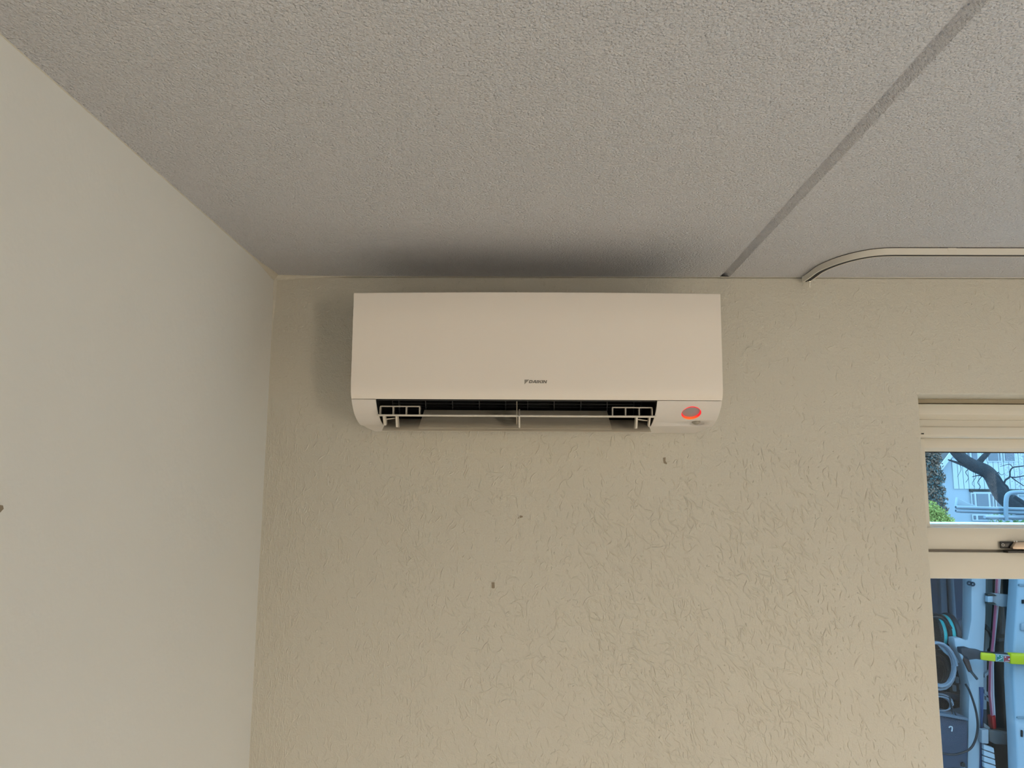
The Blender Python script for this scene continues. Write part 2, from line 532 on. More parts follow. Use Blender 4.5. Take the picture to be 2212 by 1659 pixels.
for k in range(3):      # tiny printed mark on the strip
    p = at(1990.2 + k * 2.0, 936.6, 1.9575)
    Geo().box((p.x, p.y - 0.0006, p.z - 0.0016), (p.x + 0.0016, p.y + 0.001, p.z + 0.0012)).build('printed_mark', M_DARKGAP, vent)
SX0 = 1.035
sash = wbar('sash_top_rail', [(2.000, 0.1535), (2.000, 0.1295), (2.012, 0.1200), (2.05, 0.1200), (2.05, 0.1535)])
wbar('glazing_gasket', [(2.0125, 0.1205), (2.0125, 0.1176), (2.018, 0.1176), (2.018, 0.1205)], m_=M_DARKGAP, bev=0, x0=SX0 + 0.0)
for (x0, x1) in ((WX0, 1.0305), (WX1 - 0.065, WX1), (1.79, 1.85)):
    Geo().box((x0, 1.9985 - D, EYE - 0.127), (x1, 2.048 - D, EYE + 0.1525)).build('sash_stile', M_FRAME, win, bevel=0.0015)
    Geo().box((x0, 1.995 - D, WZ0), (x1 + (0.0 if x0 > 1 else -0.012), 2.06 - D, EYE - 0.199)).build('frame_stile', M_FRAME, win, bevel=0.0015)
wbar('glazing_bead', [(2.000, -0.0725), (2.008, -0.0640), (2.03, -0.0600), (2.05, -0.0600), (2.05, -0.0725)], m_=mat('white_bead', (0.85, 0.87, 0.87), 0.35))
wbar('sash_bottom_rail', [(1.990, -0.0725), (1.990, -0.1262), (2.05, -0.1262), (2.05, -0.0725)])
wbar('sash_gap', [(1.996, -0.1263), (1.996, -0.1320), (2.05, -0.1320), (2.05, -0.1263)], m_=mat('shaded_gap', (0.35, 0.31, 0.27), 0.8), bev=0)  # the gap's shadow line is put into the strip's colour
wbar('transom', [(1.972, -0.1322), (1.972, -0.1950), (1.976, -0.1965), (2.06, -0.1965), (2.06, -0.1322)])
wbar('window_sill', [(1.835, WZ0 - EYE + 0.02), (1.835, WZ0 - EYE - 0.005), (2.06, WZ0 - EYE - 0.005), (2.06, WZ0 - EYE + 0.02)], bev=0.004)
Geo().box((WX0, 2.018 - D, EYE - 0.0605), (WX1, 2.022 - D, EYE + 0.1189)).build('pane', M_GLASS, win)
Geo().box((WX0, 2.030 - D, WZ0 + 0.02), (WX1, 2.034 - D, EYE - 0.1963)).build('pane', M_GLASS, win)
# window stay
M_BLK = mat('black_metal', (0.010, 0.010, 0.011), 0.35)
M_STAY = mat('brushed_steel', (0.52, 0.42, 0.33), 0.42, metal=0.75)
sp0 = at(2158.5, 1169.5, 1.985); sp1 = at(2190, 1184.5, 1.985)
stay = Geo().box((sp0.x, 1.9805 - D, sp1.z), (sp0.x + 0.20, 1.985 - D, sp0.z)).build('stay', M_BLK, win, bevel=0.0018)
c = at(2166.8, 1177, 1.980)
ring = [c + Vector((math.cos(q) * 0.0032, 0.0004, math.sin(q) * 0.0032)) for q in np.linspace(0, 2 * math.pi, 17)[:-1]]
Geo().tube(ring, 0.0006, 6, closed=True).build('screw', mat('steel', (0.6, 0.6, 0.6), 0.3, 1.0), stay, smooth=True)
poly = [at(px, py, 1.978) for px, py in ((2189.5, 1170.5), (2181, 1181.5), (2182.5, 1185.5), (2207, 1186.3), (2207, 1188.8), (2330, 1189.5), (2330, 1170.5))]
Geo().extrude(poly, (0, -0.012, 0)).build('stay_cover', M_STAY, stay, bevel=0.0012)
for px in (2190.5, 2196):
    q = at(px, 1168.8, 1.972)
    Geo().box((q.x - 0.0013, q.y - 0.001, q.z - 0.0022), (q.x + 0.0013, q.y + 0.001, q.z + 0.0012)).build('catch', mat('steel', (0.6, 0.6, 0.6), 0.3, 1.0), stay)
q0 = at(2170, 1190, 1.975); q1 = at(2340, 1195.2, 1.975)
Geo().box((q0.x, 1.962 - D, q1.z), (q1.x, 1.984 - D, q0.z + 0.002)).build('stay_base', M_BLK, stay, bevel=0.002)

# ------------------------------------------------------------------ curtain rail on the ceiling
M_RAIL = mat('cream_rail', (0.74, 0.71, 0.64), 0.35)
rp = []
for px, py in ((1742, 609), (1756, 599.5), (1772, 588), (1792, 578.5), (1820, 568.5), (1850, 560.5), (1880, 555), (1905, 552.5), (1930, 551.8), (2212, 552.3)):
    v = FW + RT * ((px - 1106) / F_PX) - UP * ((py - 829.5) / F_PX)
    v = v * (0.529 / v.z)
    rp.append(Vector((v.x, v.y - D, 0)))
rp[-2].y = rp[-1].y = (rp[-2].y + rp[-1].y) / 2
rp.append(Vector((2.85, rp[-1].y, 0)))
path = smoothpath(rp[:-2], 6) + [rp[-2], Vector((1.8, rp[-1].y, 0)), rp[-1]]
def sweep(path, off0, off1, z0, z1):
    v, f = [], []
    n = len(path)
    for i, p in enumerate(path):
        t = (path[min(i + 1, n - 1)] - path[max(i - 1, 0)]).normalized()
        nr = Vector((t.y, -t.x, 0))        # towards the room
        for o_, z in ((off0, z0), (off1, z0), (off1, z1), (off0, z1)):
            v.append(p + nr * o_ + Vector((0, 0, z)))
    for i in range(n - 1):
        for k in range(4):
            l = (k + 1) % 4
            f.append([i * 4 + k, i * 4 + l, i * 4 + 4 + l, i * 4 + 4 + k])
    f += [[0, 1, 2, 3], [(n - 1) * 4 + k for k in range(4)][::-1]]
    return v, f
rail = thing('curtain_rail', (1.2, -0.2, CEIL - 0.017), 'cream curved curtain rail on the ceiling above the window', 'curtain rail')
body = mesh('rail_profile', *sweep(path, 0.0055, 0.0085, CEIL - 0.0165, CEIL - 0.0022), M_RAIL, rail, smooth=True)
mesh('rail_back', *sweep(path, -0.0085, -0.0055, CEIL - 0.0165, CEIL - 0.0022), M_RAIL, rail, smooth=True)
mesh('rail_slot', *sweep(path, -0.0055, 0.0055, CEIL - 0.0160, CEIL - 0.0040), mat('rail_slot_dark', (0.02, 0.02, 0.022), 0.7), rail, smooth=True)
mesh('rail_top', *sweep(path, -0.006, 0.0060, CEIL - 0.0042, CEIL), mat('rail_contact_shade', (0.06, 0.05, 0.04), 0.8), rail, smooth=True)  # dark colour stands in for the contact shadow at the ceiling
jn = Vector((0.93, path[-2].y, 0))
for px, w_ in ((0.925, 0.019),):
    Geo().box((px, path[-2].y - 0.0092, CEIL - 0.0075), (px + w_, path[-2].y - 0.0083, CEIL - 0.0016)).build('clip', M_RAIL, rail, bevel=0.0003, seg=1)
# end stop with its bright metal pin
e0 = path[0]; e1 = path[3]
dirv = (e0 - e1).normalized()
nrm = Vector((dirv.y, -dirv.x, 0))
endp = Vector((e0.x, e0.y, CEIL - 0.0165))
Geo().box((endp.x - 0.0095, endp.y - 0.001, endp.z - 0.0002), (endp.x + 0.0095, endp.y + 0.004, CEIL - 0.001)).build('end_cap', M_RAIL, rail, bevel=0.0015)
pin = endp + Vector((0.004, -0.012, -0.0015))
Geo().box((pin.x - 0.006, pin.y - 0.003, pin.z - 0.0012), (pin.x + 0.006, pin.y + 0.003, pin.z + 0.0012)).build('glider', mat('bright_steel', (0.85, 0.8, 0.72), 0.15, 1.0), rail, bevel=0.0005)
Geo().tube([pin, pin + Vector((-0.001, 0.001, -0.010)), pin + Vector((0.000, 0.003, -0.0125))], 0.0018, 8).build('glider_hook', mat('clear_plastic', (0.72, 0.68, 0.60), 0.3), rail, smooth=True)

# ------------------------------------------------------------------ air conditioner
AX0, AX1 = -0.3652, 0.4128
OX0, OX1 = -0.3140, 0.2780           # air outlet
ac = thing('air_conditioner', ((AX0 + AX1) / 2, -0.14, EYE + 0.153), 'white wall-mounted split air conditioner with open outlet and red glowing ring', 'air conditioner')
M_AC = mat('white_plastic', (0.85, 0.79, 0.72), 0.42, bump=(900, 0.03, 0.0005))
M_CAP = mat('white_plastic_end', (0.75, 0.71, 0.67), 0.45)
M_ACD = mat('outlet_plastic', (0.74, 0.68, 0.58), 0.5)
M_LIN = mat('black_lining', (0.012, 0.013, 0.012), 0.6)
def yz(l): return [(d - D, h + EYE) for d, h in l]
def bow(p, t):
    k = 4 * t * (1 - t)
    q = p.copy()
    if q.z > EYE + 0.40: q.z += 0.0026 * k
    return q
fp = Geo().prism_x(yz([(1.5935, 0.4262), (1.5908, 0.4252), (1.5895, 0.4225), (1.5905, 0.36), (1.5920, 0.29), (1.5932, 0.235), (1.5938, 0.222), (1.5950, 0.2130), (1.5985, 0.2055), (1.6035, 0.1995),
                       (1.6100, 0.2010), (1.6040, 0.2120), (1.6020, 0.4262)]), AX0, AX1, 24, bow).build('front_panel', M_AC, ac, smooth=True, angle=40)
# body behind the panel, hollow above the fan
Geo().prism_x(yz([(1.6025, 0.4255), (1.872, 0.4255), (1.872, 0.275), (1.800, 0.275), (1.700, 0.2400), (1.640, 0.2130), (1.612, 0.2012), (1.6045, 0.2125)]), AX0 + 0.001, AX1 - 0.001).build('body', M_AC, ac, bevel=0.0012)
Geo().prism_x(yz([(1.612, 0.2008), (1.640, 0.2126), (1.700, 0.2396), (1.800, 0.2746), (1.868, 0.2746), (1.868, 0.160), (1.864, 0.160), (1.864, 0.2706), (1.802, 0.2706), (1.701, 0.2356), (1.641, 0.2086), (1.614, 0.1975)]), OX0, OX1).build('outlet_lining', M_LIN, ac)
CAPP = [(1.6040, 0.1985), (1.6110, 0.1900), (1.6190, 0.1826), (1.6290, 0.1752), (1.6390, 0.1696), (1.6530, 0.1638), (1.6680, 0.1592), (1.6830, 0.1556), (1.6960, 0.1534), (1.7040, 0.1530),
        (1.7160, 0.1533), (1.7330, 0.1541), (1.7480, 0.1538), (1.7620, 0.1530), (1.7800, 0.1526), (1.872, 0.1526), (1.872, 0.1988)]
def endcap(x0, x1):
    return Geo().prism_x(yz(CAPP), x0, x1)
capl = endcap(AX0, OX0).build('end_cap', M_CAP, ac, smooth=True, angle=45)
SIDE = yz([(1.6070, 0.1992), (1.6120, 0.2006), (1.640, 0.2124), (1.700, 0.2394), (1.800, 0.2744), (1.870, 0.2744), (1.870, 0.1992)])
Geo().prism_x(SIDE, AX0 + 0.001, OX0).build('body_side', M_CAP, ac)
Geo().prism_x(SIDE, OX1, AX1 - 0.001).build('body_side', M_CAP, ac)
def cut(o, cutter):
    """boolean difference, baked into the mesh"""
    md = o.modifiers.new('cut', 'BOOLEAN'); md.operation = 'DIFFERENCE'; md.object = cutter; md.solver = 'EXACT'
    bpy.context.view_layer.update()
    dg = bpy.context.evaluated_depsgraph_get()
    me = bpy.data.meshes.new_from_object(o.evaluated_get(dg))
    o.modifiers.remove(md)
    o.data = me
    bpy.data.objects.remove(cutter)
capr = endcap(OX1, AX1).build('end_cap', M_CAP, ac, smooth=True, angle=45)
Geo().prism_x(yz([(1.6065, 0.1983), (1.6135, 0.1900), (1.6215, 0.1828), (1.6315, 0.1758), (1.6415, 0.1704), (1.6700, 0.1605), (1.6970, 0.1545), (1.866, 0.1545), (1.866, 0.2740), (1.800, 0.2740), (1.700, 0.2390), (1.640, 0.2120), (1.612, 0.2000)]), OX1 - 0.0006, OX1 - 0.0001).build('outlet_cheek', M_LIN, ac)
Geo().prism_x(yz([(1.6065, 0.1983), (1.6135, 0.1900), (1.6215, 0.1828), (1.6315, 0.1758), (1.6415, 0.1704), (1.6700, 0.1605), (1.6970, 0.1545), (1.866, 0.1545), (1.866, 0.2740), (1.800, 0.2740), (1.700, 0.2390), (1.640, 0.2120), (1.612, 0.2000)]), OX0 + 0.0001, OX0 + 0.0006).build('outlet_cheek', M_LIN, ac)

# glowing button: recessed disc inside a red ring
BN = Vector((0, -0.54, -0.8417)).normalized()         # outward normal of the cap here
BU = Vector((1, 0, 0)); BV = BN.cross(BU).normalized()
if BV.z < 0: BV = -BV
BC = P(0.3535, 1.6295, 0.1752)
def ringpts(c, r, n=40, rv=None):
    return [c + BU * (math.cos(2 * math.pi * k / n) * r) + BV * (math.sin(2 * math.pi * k / n) * (rv or r)) for k in range(n)]
def cyl_cutter(c, r, depth, up=0.02, rv=None):
    g_ = Geo().extrude(ringpts(c + BN * up, r, 40, rv), -BN * (up + depth))
    return g_.build('cutter', None)
bpy.context.view_layer.update()
cut(capr, cyl_cutter(BC, 0.0208, 0.0085))
def emit_ring():
    M = bpy.data.materials.new('red_indicator_light')
    M.use_nodes = True
    nt = M.node_tree
    b = nt.nodes['Principled BSDF']
    b.inputs['Base Color'].default_value = (0.5, 0.02, 0.02, 1)
    tc = nt.nodes.new('ShaderNodeTexCoord')
    sx = nt.nodes.new('ShaderNodeSeparateXYZ')
    nt.links.new(tc.outputs['Generated'], sx.inputs[0])
    cr = nt.nodes.new('ShaderNodeValToRGB')
    cr.color_ramp.elements[0].position = 0.0; cr.color_ramp.elements[0].color = (1.0, 0.22, 0.02, 1)
    cr.color_ramp.elements[1].position = 0.30; cr.color_ramp.elements[1].color = (1.0, 0.02, 0.035, 1)
    nt.links.new(sx.outputs[2], cr.inputs[0])
    nt.links.new(cr.outputs[0], b.inputs['Emission Color'])
    b.inputs['Emission Strength'].default_value = 1.0
    return M
n = 48
r_out, r_in = ringpts(BC + BN * 0.0001, 0.0206, n), ringpts(BC - BN * 0.0062, 0.0192, n)
r_out2, r_in2 = ringpts(BC - BN * 0.0012, 0.0206, n), ringpts(BC - BN * 0.0074, 0.0192, n)
vv = r_out + r_in + r_in2 + r_out2
ff = [[a * n + k, a * n + (k + 1) % n, ((a + 1) % 4) * n + (k + 1) % n, ((a + 1) % 4) * n + k] for a in range(4) for k in range(n)]
btn = mesh('indicator_ring', vv, ff, emit_ring(), ac, smooth=True)
btn['label'] = 'glowing red ring around the grey button'
Geo().extrude(ringpts(BC - BN * 0.0050, 0.0188, n), -BN * 0.0030).build('button', mat('grey_button', (0.34, 0.33, 0.34), 0.4), ac, bevel=0.0006)
# sensor eye in a shallow dish
bpy.context.view_layer.update()
def ellipsoid(c, ax, name, m_, parent=None, n=24, k=12):
    v, f = [], []
    for i in range(k + 1):
        a = math.pi * i / k
        for j in range(n):
            b = 2 * math.pi * j / n
            v.append(c + Vector((ax[0] * math.sin(a) * math.cos(b), ax[1] * math.sin(a) * math.sin(b), ax[2] * math.cos(a))))
    for i in range(k):
        for j in range(n):
            l = (j + 1) % n
            f.append([i * n + j, i * n + l, (i + 1) * n + l, (i + 1) * n + j])
    bm_v = v
    return mesh(name, bm_v, f, m_, parent, smooth=True, angle=180)
ES = P(0.3740, 1.6710, 0.1578)
bpy.context.view_layer.update()
cutter = ellipsoid(ES, (0.0170, 0.019, 0.0060), 'cutter', None)
bmx = bmesh.new(); bmx.from_mesh(cutter.data); bmesh.ops.remove_doubles(bmx, verts=bmx.verts, dist=1e-5); bmesh.ops.recalc_face_normals(bmx, faces=bmx.faces); bmx.to_mesh(cutter.data); bmx.free()
cut(capr, cutter)
ellipsoid(ES + Vector((-0.001, 0.002, 0.0036)), (0.0090, 0.011, 0.0060), 'sensor_eye', mat('sensor_lens', (0.34, 0.31, 0.25), 0.25), ac)

# outlet floor with fine ribs
FP0, FP1 = (1.6800, 0.1392), (1.7850, 0.1960)
Geo().prism_x(yz([(1.6780, 0.1380), (1.6800, 0.1400), (1.7420, 0.1715), (1.7460, 0.1705), (1.7600, 0.1640), (1.7900, 0.1640), (1.866, 0.1620), (1.866, 0.1535), (1.730, 0.1480)]), OX0 + 0.0012, OX1 - 0.0012).build('outlet_floor', M_ACD, ac, bevel=0.0006, seg=1)
NR = 24
rx0, rx1 = -0.2343, 0.1916
top = []
for i in range(NR):
    for fr_, hh in ((0.0, 0.0004), (0.15, 0.0010), (0.62, 0.0010), (0.78, 0.0004)):
        t = 0.10 + 0.90 * (i + fr_) / NR
        top.append((FP0[0] + (FP1[0] - FP0[0]) * t - hh * 0.46, FP0[1] + (FP1[1] - FP0[1]) * t + hh * 0.89 + 0.0004))
Geo().prism_x(yz(top + [(FP1[0] + 0.0006, FP1[1] - 0.001), (1.7865, 0.1900), (1.7500, 0.1650), (FP0[0] + 0.012, FP0[1] + 0.005)]), rx0, rx1).build('ribbed_plate', M_ACD, ac)

# cross-flow fan: discs and blades
M_FAN = mat('black_fan', (0.022, 0.024, 0.028), 0.35)
M_DISC = mat('fan_disc_grey', (0.10, 0.105, 0.115), 0.4)
FC = (1.8310 - D, EYE + 0.2230); FR = 0.040
discs = [OX0 + 0.003] + [-0.2961, -0.2329, -0.1698, -0.1067, -0.0449, 0.0072, 0.0690, 0.1317, 0.1934, 0.2560] + [OX1 - 0.004]
fan = Geo().prism_x([(FC[0] + 0.0225 * math.cos(q), FC[1] + 0.0225 * math.sin(q)) for q in np.linspace(0, 2 * math.pi, 25)[:-1]], OX0 + 0.002, OX1 - 0.002).build('fan', M_LIN, ac, smooth=True)
for x in discs:
    Geo().prism_x([(FC[0] + (FR + 0.0010) * math.cos(q), FC[1] + (FR + 0.0010) * math.sin(q)) for q in np.linspace(0, 2 * math.pi, 33)[:-1]], x - 0.0008, x + 0.0008).build('fan_disc', M_DISC, fan)
for a, b in zip(discs[:-1], discs[1:]):
    g = Geo()
    for k in range(35):
        q = 2 * math.pi * k / 35
        pr = []
        for rr, off in ((FR, 0.0), (FR - 0.006, 0.0022), (FR - 0.013, 0.0030)):
            pr.append((rr, off))
        pts = []
        for rr, off in pr: pts.append((rr, off + 0.0006))
        for rr, off in pr[::-1]: pts.append((rr, off - 0.0006))
        loop = [(FC[0] + rr * math.cos(q) - off * math.sin(q), FC[1] + rr * math.sin(q) + off * math.cos(q)) for rr, off in pts]
        g.prism_x(loop, a + 0.001, b - 0.001)
    g.build('fan_blades', M_FAN, fan)

# upper flap seen edge-on, with vanes standing on it
M_FLAP = mat('flap_plastic', (0.70, 0.655, 0.58), 0.4)
flap = Geo().prism_x(yz([(1.6195, 0.1668), (1.6202, 0.1649), (1.6235, 0.1648), (1.690, 0.1718), (1.690, 0.1738), (1.6235, 0.1687), (1.6202, 0.1688)]), OX0 + 0.001, OX1 - 0.001).build('flap', M_FLAP, ac, bevel=0.0005, seg=2)
def vane(x, h0, h1, d0=1.632, d1=1.647, w_=0.0022):
    Geo().prism_x(yz([(d0, h0), (d1, h0 + 0.001), (d1, h1), (d0 + 0.003, h1), (d0, h1 - 0.003)]), x - w_ / 2, x + w_ / 2).build('vane', M_FLAP, flap, bevel=0.0004, seg=1)
for xs in ((-0.3095, -0.2815, -0.2535, -0.2250), (0.1876, 0.2153, 0.2441, 0.2715)):
    for x in xs:
        vane(x, 0.1683, 0.1885)
    for d_ in (1.634, 1.6455):
        g = Geo().tube([P(xs[0] + 0.0, d_, 0.1872 + (d_ - 1.634) * 0.17), P(xs[-1], d_, 0.1872 + (d_ - 1.634) * 0.17)], 0.0013, 8)
        g.build('vane_bar', M_FLAP, flap, smooth=True)
# back strip of the flap arm left and right of the middle post
# fin and post in the middle
Geo().prism_x(yz([(1.612, 0.1655), (1.640, 0.1835), (1.650, 0.1850), (1.668, 0.1700), (1.690, 0.1560), (1.655, 0.1440), (1.640, 0.1450)]), -0.0128, -0.0095).build('middle_fin', M_FLAP, ac, bevel=0.0006, seg=1)
Geo().box((-0.0185, 1.705 - D, EYE + 0.157), (-0.0165, 1.735 - D, EYE + 0.2440)).build('middle_post', M_ACD, ac, bevel=0.0004, seg=1)
# brackets under the flap ends
for s, xa, xb in ((1, -0.2775, -0.3030), (-1, 0.2418, 0.2670)):
    Geo().prism_x(yz([(1.652, 0.1680), (1.672, 0.1695), (1.682, 0.1560), (1.690, 0.1470), (1.664, 0.1452)]), xa - 0.0022, xa + 0.0022).build('bracket', M_FLAP, flap, bevel=0.0005, seg=1)
    Geo().prism_x(yz([(1.652, 0.1678), (1.672, 0.1690), (1.682, 0.1530), (1.668, 0.1490)]), xb - s * 0.0045, xb + 0.0012).build('bracket', M_FLAP, flap, bevel=0.0005, seg=1)
    Geo().tube([P(xa, 1.668, 0.1660), P(xb, 1.668, 0.1628)], 0.0012, 6).build('link', M_FLAP, flap, smooth=True)

# wordmark printed on the front panel, with its three-cornered sign
M_INK = mat('grey_print', (0.20, 0.185, 0.16), 0.5)
M_INK2 = mat('light_grey_print', (0.30, 0.28, 0.245), 0.5)
FY = 1.5931 - D
def flat(name, polys, m_, x0, z0, sx, sz, shear=0.22):
    g = Geo()
    for pl in polys:
        g.extrude([(x0 + (a + shear * b) * sx, FY - 0.00045, z0 + b * sz) for a, b in pl], (0, 0.0009, 0))
    return g.build(name, m_, fp)
tri = flat('logo_sign', [[(0, 1), (1, 1), (0, 0)]], M_INK2, -0.0006, EYE + 0.2306, 0.0098, 0.0098, 0.0)
def bar(a, b, w):          # slanted stroke as a quad
    return [(a[0] - w / 2, a[1]), (a[0] + w / 2, a[1]), (b[0] + w / 2, b[1]), (b[0] - w / 2, b[1])]
LET = {
    'D': ([[(0, 0), (0.28, 0), (0.28, 1), (0, 1)], [(0.28, 0), (0.75, 0), (0.98, 0.25), (0.66, 0.25), (0.28, 0.25)], [(0.28, 0.75), (0.66, 0.75), (0.98, 0.75), (0.75, 1), (0.28, 1)], [(0.68, 0.25), (0.98, 0.25), (0.98, 0.75), (0.68, 0.75)]], 1.08),
    'A': ([bar((0.10, 0), (0.52, 1), 0.26), bar((0.95, 0), (0.62, 1), 0.28), [(0.28, 0.18), (0.84, 0.18), (0.80, 0.40), (0.36, 0.40)]], 1.12),
    'I': ([[(0, 0), (0.28, 0), (0.28, 1), (0, 1)]], 0.42),
    'K': ([[(0, 0), (0.28, 0), (0.28, 1), (0, 1)], [(0.28, 0.42), (0.70, 1), (1.02, 1), (0.52, 0.50), (0.28, 0.30)], [(0.40, 0.55), (0.62, 0.66), (1.00, 0), (0.66, 0)]], 1.08),
    'N': ([[(0, 0), (0.26, 0), (0.26, 1), (0, 1)], [(0.74, 0), (1.0, 0), (1.0, 1), (0.74, 1)], [(0.26, 0.95), (0.26, 0.60), (0.74, 0.05), (0.74, 0.40)]], 1.0),
}
lx = 0.0
tot = sum(LET[c_][1] for c_ in 'DAIKIN')
sc = 0.0368 / tot
for c_ in 'DAIKIN':
    polys, adv = LET[c_]
    flat('letter', polys, M_INK, 0.0084 + lx * sc, EYE + 0.2331, sc, 0.0063)
    lx += adv

# ------------------------------------------------------------------ outside the window
GZ = -0.15
EXT = 0.41
_mat = mat
def mat(name, col, *a, **k):
    k.setdefault('spec', 0.12)
    return _mat('outdoor_' + name, tuple(c * EXT for c in col), *a, **k)
ground = Geo().box((-30, -30, GZ - 0.3), (60, 95, GZ)).build('ground', _mat('paving', (0.50, 0.52, 0.54), 0.9, var=0.2, var_scale=1.5))
tag(ground, kind='structure')
# unseen tall brown screens, added to keep blue skylight out of the rear openings
M_SCREEN = mat('brown_sky_screen', (0.34, 0.24, 0.16), 0.85, var=0.2, var_scale=3)
g = Geo().box((-6, YR - 5.0, GZ), (XRW + 5.0, YR - 0.15, GZ + 0.02)).build('floor_bounce_slab', mat('brown_bounce_slab', (0.30, 0.22, 0.15), 0.85, var=0.2, var_scale=3)); tag(g, kind='structure')  # unseen slab, added so the ground bounces less blue indoors
g = Geo().box((XRW + 0.2, YR - 0.15, GZ), (XRW + 5.0, -0.3, GZ + 0.02)).build('floor_side_bounce_slab', mat('brown_bounce_slab', (0.30, 0.22, 0.15), 0.85)); tag(g, kind='structure')  # same added slab on the side, out of view
g = Geo().box((-6, YR - 5.2, GZ), (XRW + 7.2, YR - 5.0, 3.4)).build('wall_sky_screen_rear', M_SCREEN); tag(g, kind='structure')
g = Geo().box((XRW + 5.0, YR - 5.0, GZ), (XRW + 5.2, -0.3, 3.4)).build('wall_sky_screen_side', M_SCREEN); tag(g, kind='structure')

def plate(name, pix, d, thick, m_, parent=None, bevel=0.0, **k):
    """flat outline at distance d, with thickness away from the house"""
    return Geo().extrude([at(px, py, d) for px, py in pix], (0, thick, 0)).build(name, m_, parent, bevel=bevel, **k)

# --- house across the street
HD = 46.0
M_HW = mat('white_render', (0.47, 0.50, 0.53), 0.9, var=0.10, var_scale=0.6)
M_HB = mat('white_boards', (0.66, 0.68, 0.69), 0.7)
M_HG = mat('house_glass', (0.05, 0.06, 0.09), 0.08, spec=0.8)
M_HR = mat('roof_tiles', (0.14, 0.13, 0.13), 0.9)
e = at(2043, 1128, HD)
house = thing('house', (e.x + 6, e.y + 4, GZ), 'white gabled house with boarded upper storey and dark windows', 'house')
hx0, hy = e.x, e.y
eave = at(2043, 1008, HD).z
slope = 1.22
half = 5.2
apex = eave + slope * half
hp = [Vector((hx0, hy, GZ)), Vector((hx0, hy, eave)), Vector((hx0 + half, hy, apex)), Vector((hx0 + 2 * half, hy, eave)), Vector((hx0 + 2 * half, hy, GZ))]
Geo().extrude(hp, (0, 9, 0)).build('wall', M_HW, house)
# boards of the upper storey, one by one
b0 = at(2060, 1056, HD)
bx = b0.x
bw = 0.30
while bx < hx0 + 2 * half - 0.5:
    t = bx - hx0
    topz = eave + slope * min(t, 2 * half - t - bw) - 0.25
    if topz > b0.z + 0.3:
        Geo().box((bx, hy - 0.05, b0.z), (bx + bw - 0.03, hy + 0.01, topz)).build('board', M_HB, house)
    bx += bw
q = at(2093, 1057, HD)
Geo().box((q.x, hy - 0.11, q.z - 0.14), (hx0 + 2 * half - 0.5, hy, q.z + 0.02)).build('lintel', mat('dark_trim', (0.06, 0.06, 0.055), 0.8), house)
Geo().box((q.x + 0.2, hy - 0.09, q.z - 0.32), (hx0 + 2 * half - 0.5, hy, q.z - 0.14)).build('lintel', M_HB, house)
for s in (1, -1):       # barge boards and roof slabs
    xa = hx0 - 0.55 if s == 1 else hx0 + 2 * half + 0.55
    za = eave - slope * 0.55
    xm = hx0 + half
    n = Vector((-slope * s, 0, 1)).normalized()
    pts = [Vector((xa, hy - 0.35, za)), Vector((xm, hy - 0.35, apex)), Vector((xm, hy - 0.35, apex + 0.36)), Vector((xa - 0.12 * s, hy - 0.35, za + 0.22))]
    Geo().extrude(pts, (0, 0.12, 0)).build('barge_board', mat('pale_barge_board', (0.66, 0.68, 0.70), 0.6), house)
    pts = [p + Vector((0, 0.13, 0.02)) for p in pts]
    Geo().extrude(pts, (0, 9.4, 0)).build('roof', M_HR, house)
def hwin(x0, y0, x1, y1, mull=()):
    a, b = at(x0, y0, HD), at(x1, y1, HD)
    w_ = Geo().box((a.x, hy - 0.10, b.z), (b.x, hy - 0.0, a.z)).build('window', M_HB, house)
    xs = [a.x] + [at(m_, y0, HD).x for m_ in mull] + [b.x]
    for u, v_ in zip(xs[:-1], xs[1:]):
        Geo().box((u + 0.07, hy - 0.13, b.z + 0.07), (v_ - 0.07, hy - 0.09, a.z - 0.07)).build('pane', M_HG, w_)
hwin(2095, 1064, 2146, 1097, (2104, 2134))
hwin(2147, 1064, 2200, 1097, (2175,))
hwin(2083, 950, 2112, 997, (2092,))
hwin(2127, 950, 2160, 998, (2153,))
hwin(2163, 950, 2192, 998)
hwin(2098, 1111, 2150, 1125, (2108,))

# --- planting
def leaf_cloud(name, m_, parent, blobs, n, size, seed):
    r_ = np.random.default_rng(seed)
    V, Fc = [], []
    wts = np.array([b[1] ** 2 for b in blobs]); wts = wts / wts.sum()
    pick = r_.choice(len(blobs), n, p=wts)
    for k in range(n):
        c0, rad = blobs[pick[k]]
        u = r_.normal(size=3); u /= np.linalg.norm(u)
        p = np.array(c0) + u * rad * r_.uniform(0.35, 1.0) ** 0.6
        a = r_.normal(size=3); a /= np.linalg.norm(a)
        b = np.cross(a, r_.normal(size=3)); b /= np.linalg.norm(b)
        s = size * r_.uniform(0.6, 1.4)
        i = len(V)
        V += [p + a * s, p + b * s * 0.45, p - a * s, p - b * s * 0.45]
        Fc.append((i, i + 1, i + 2, i + 3))
    o = raw_mesh(name, np.array(V), np.array(Fc), m_, parent, smooth=False)
    return tag(o, kind='stuff')

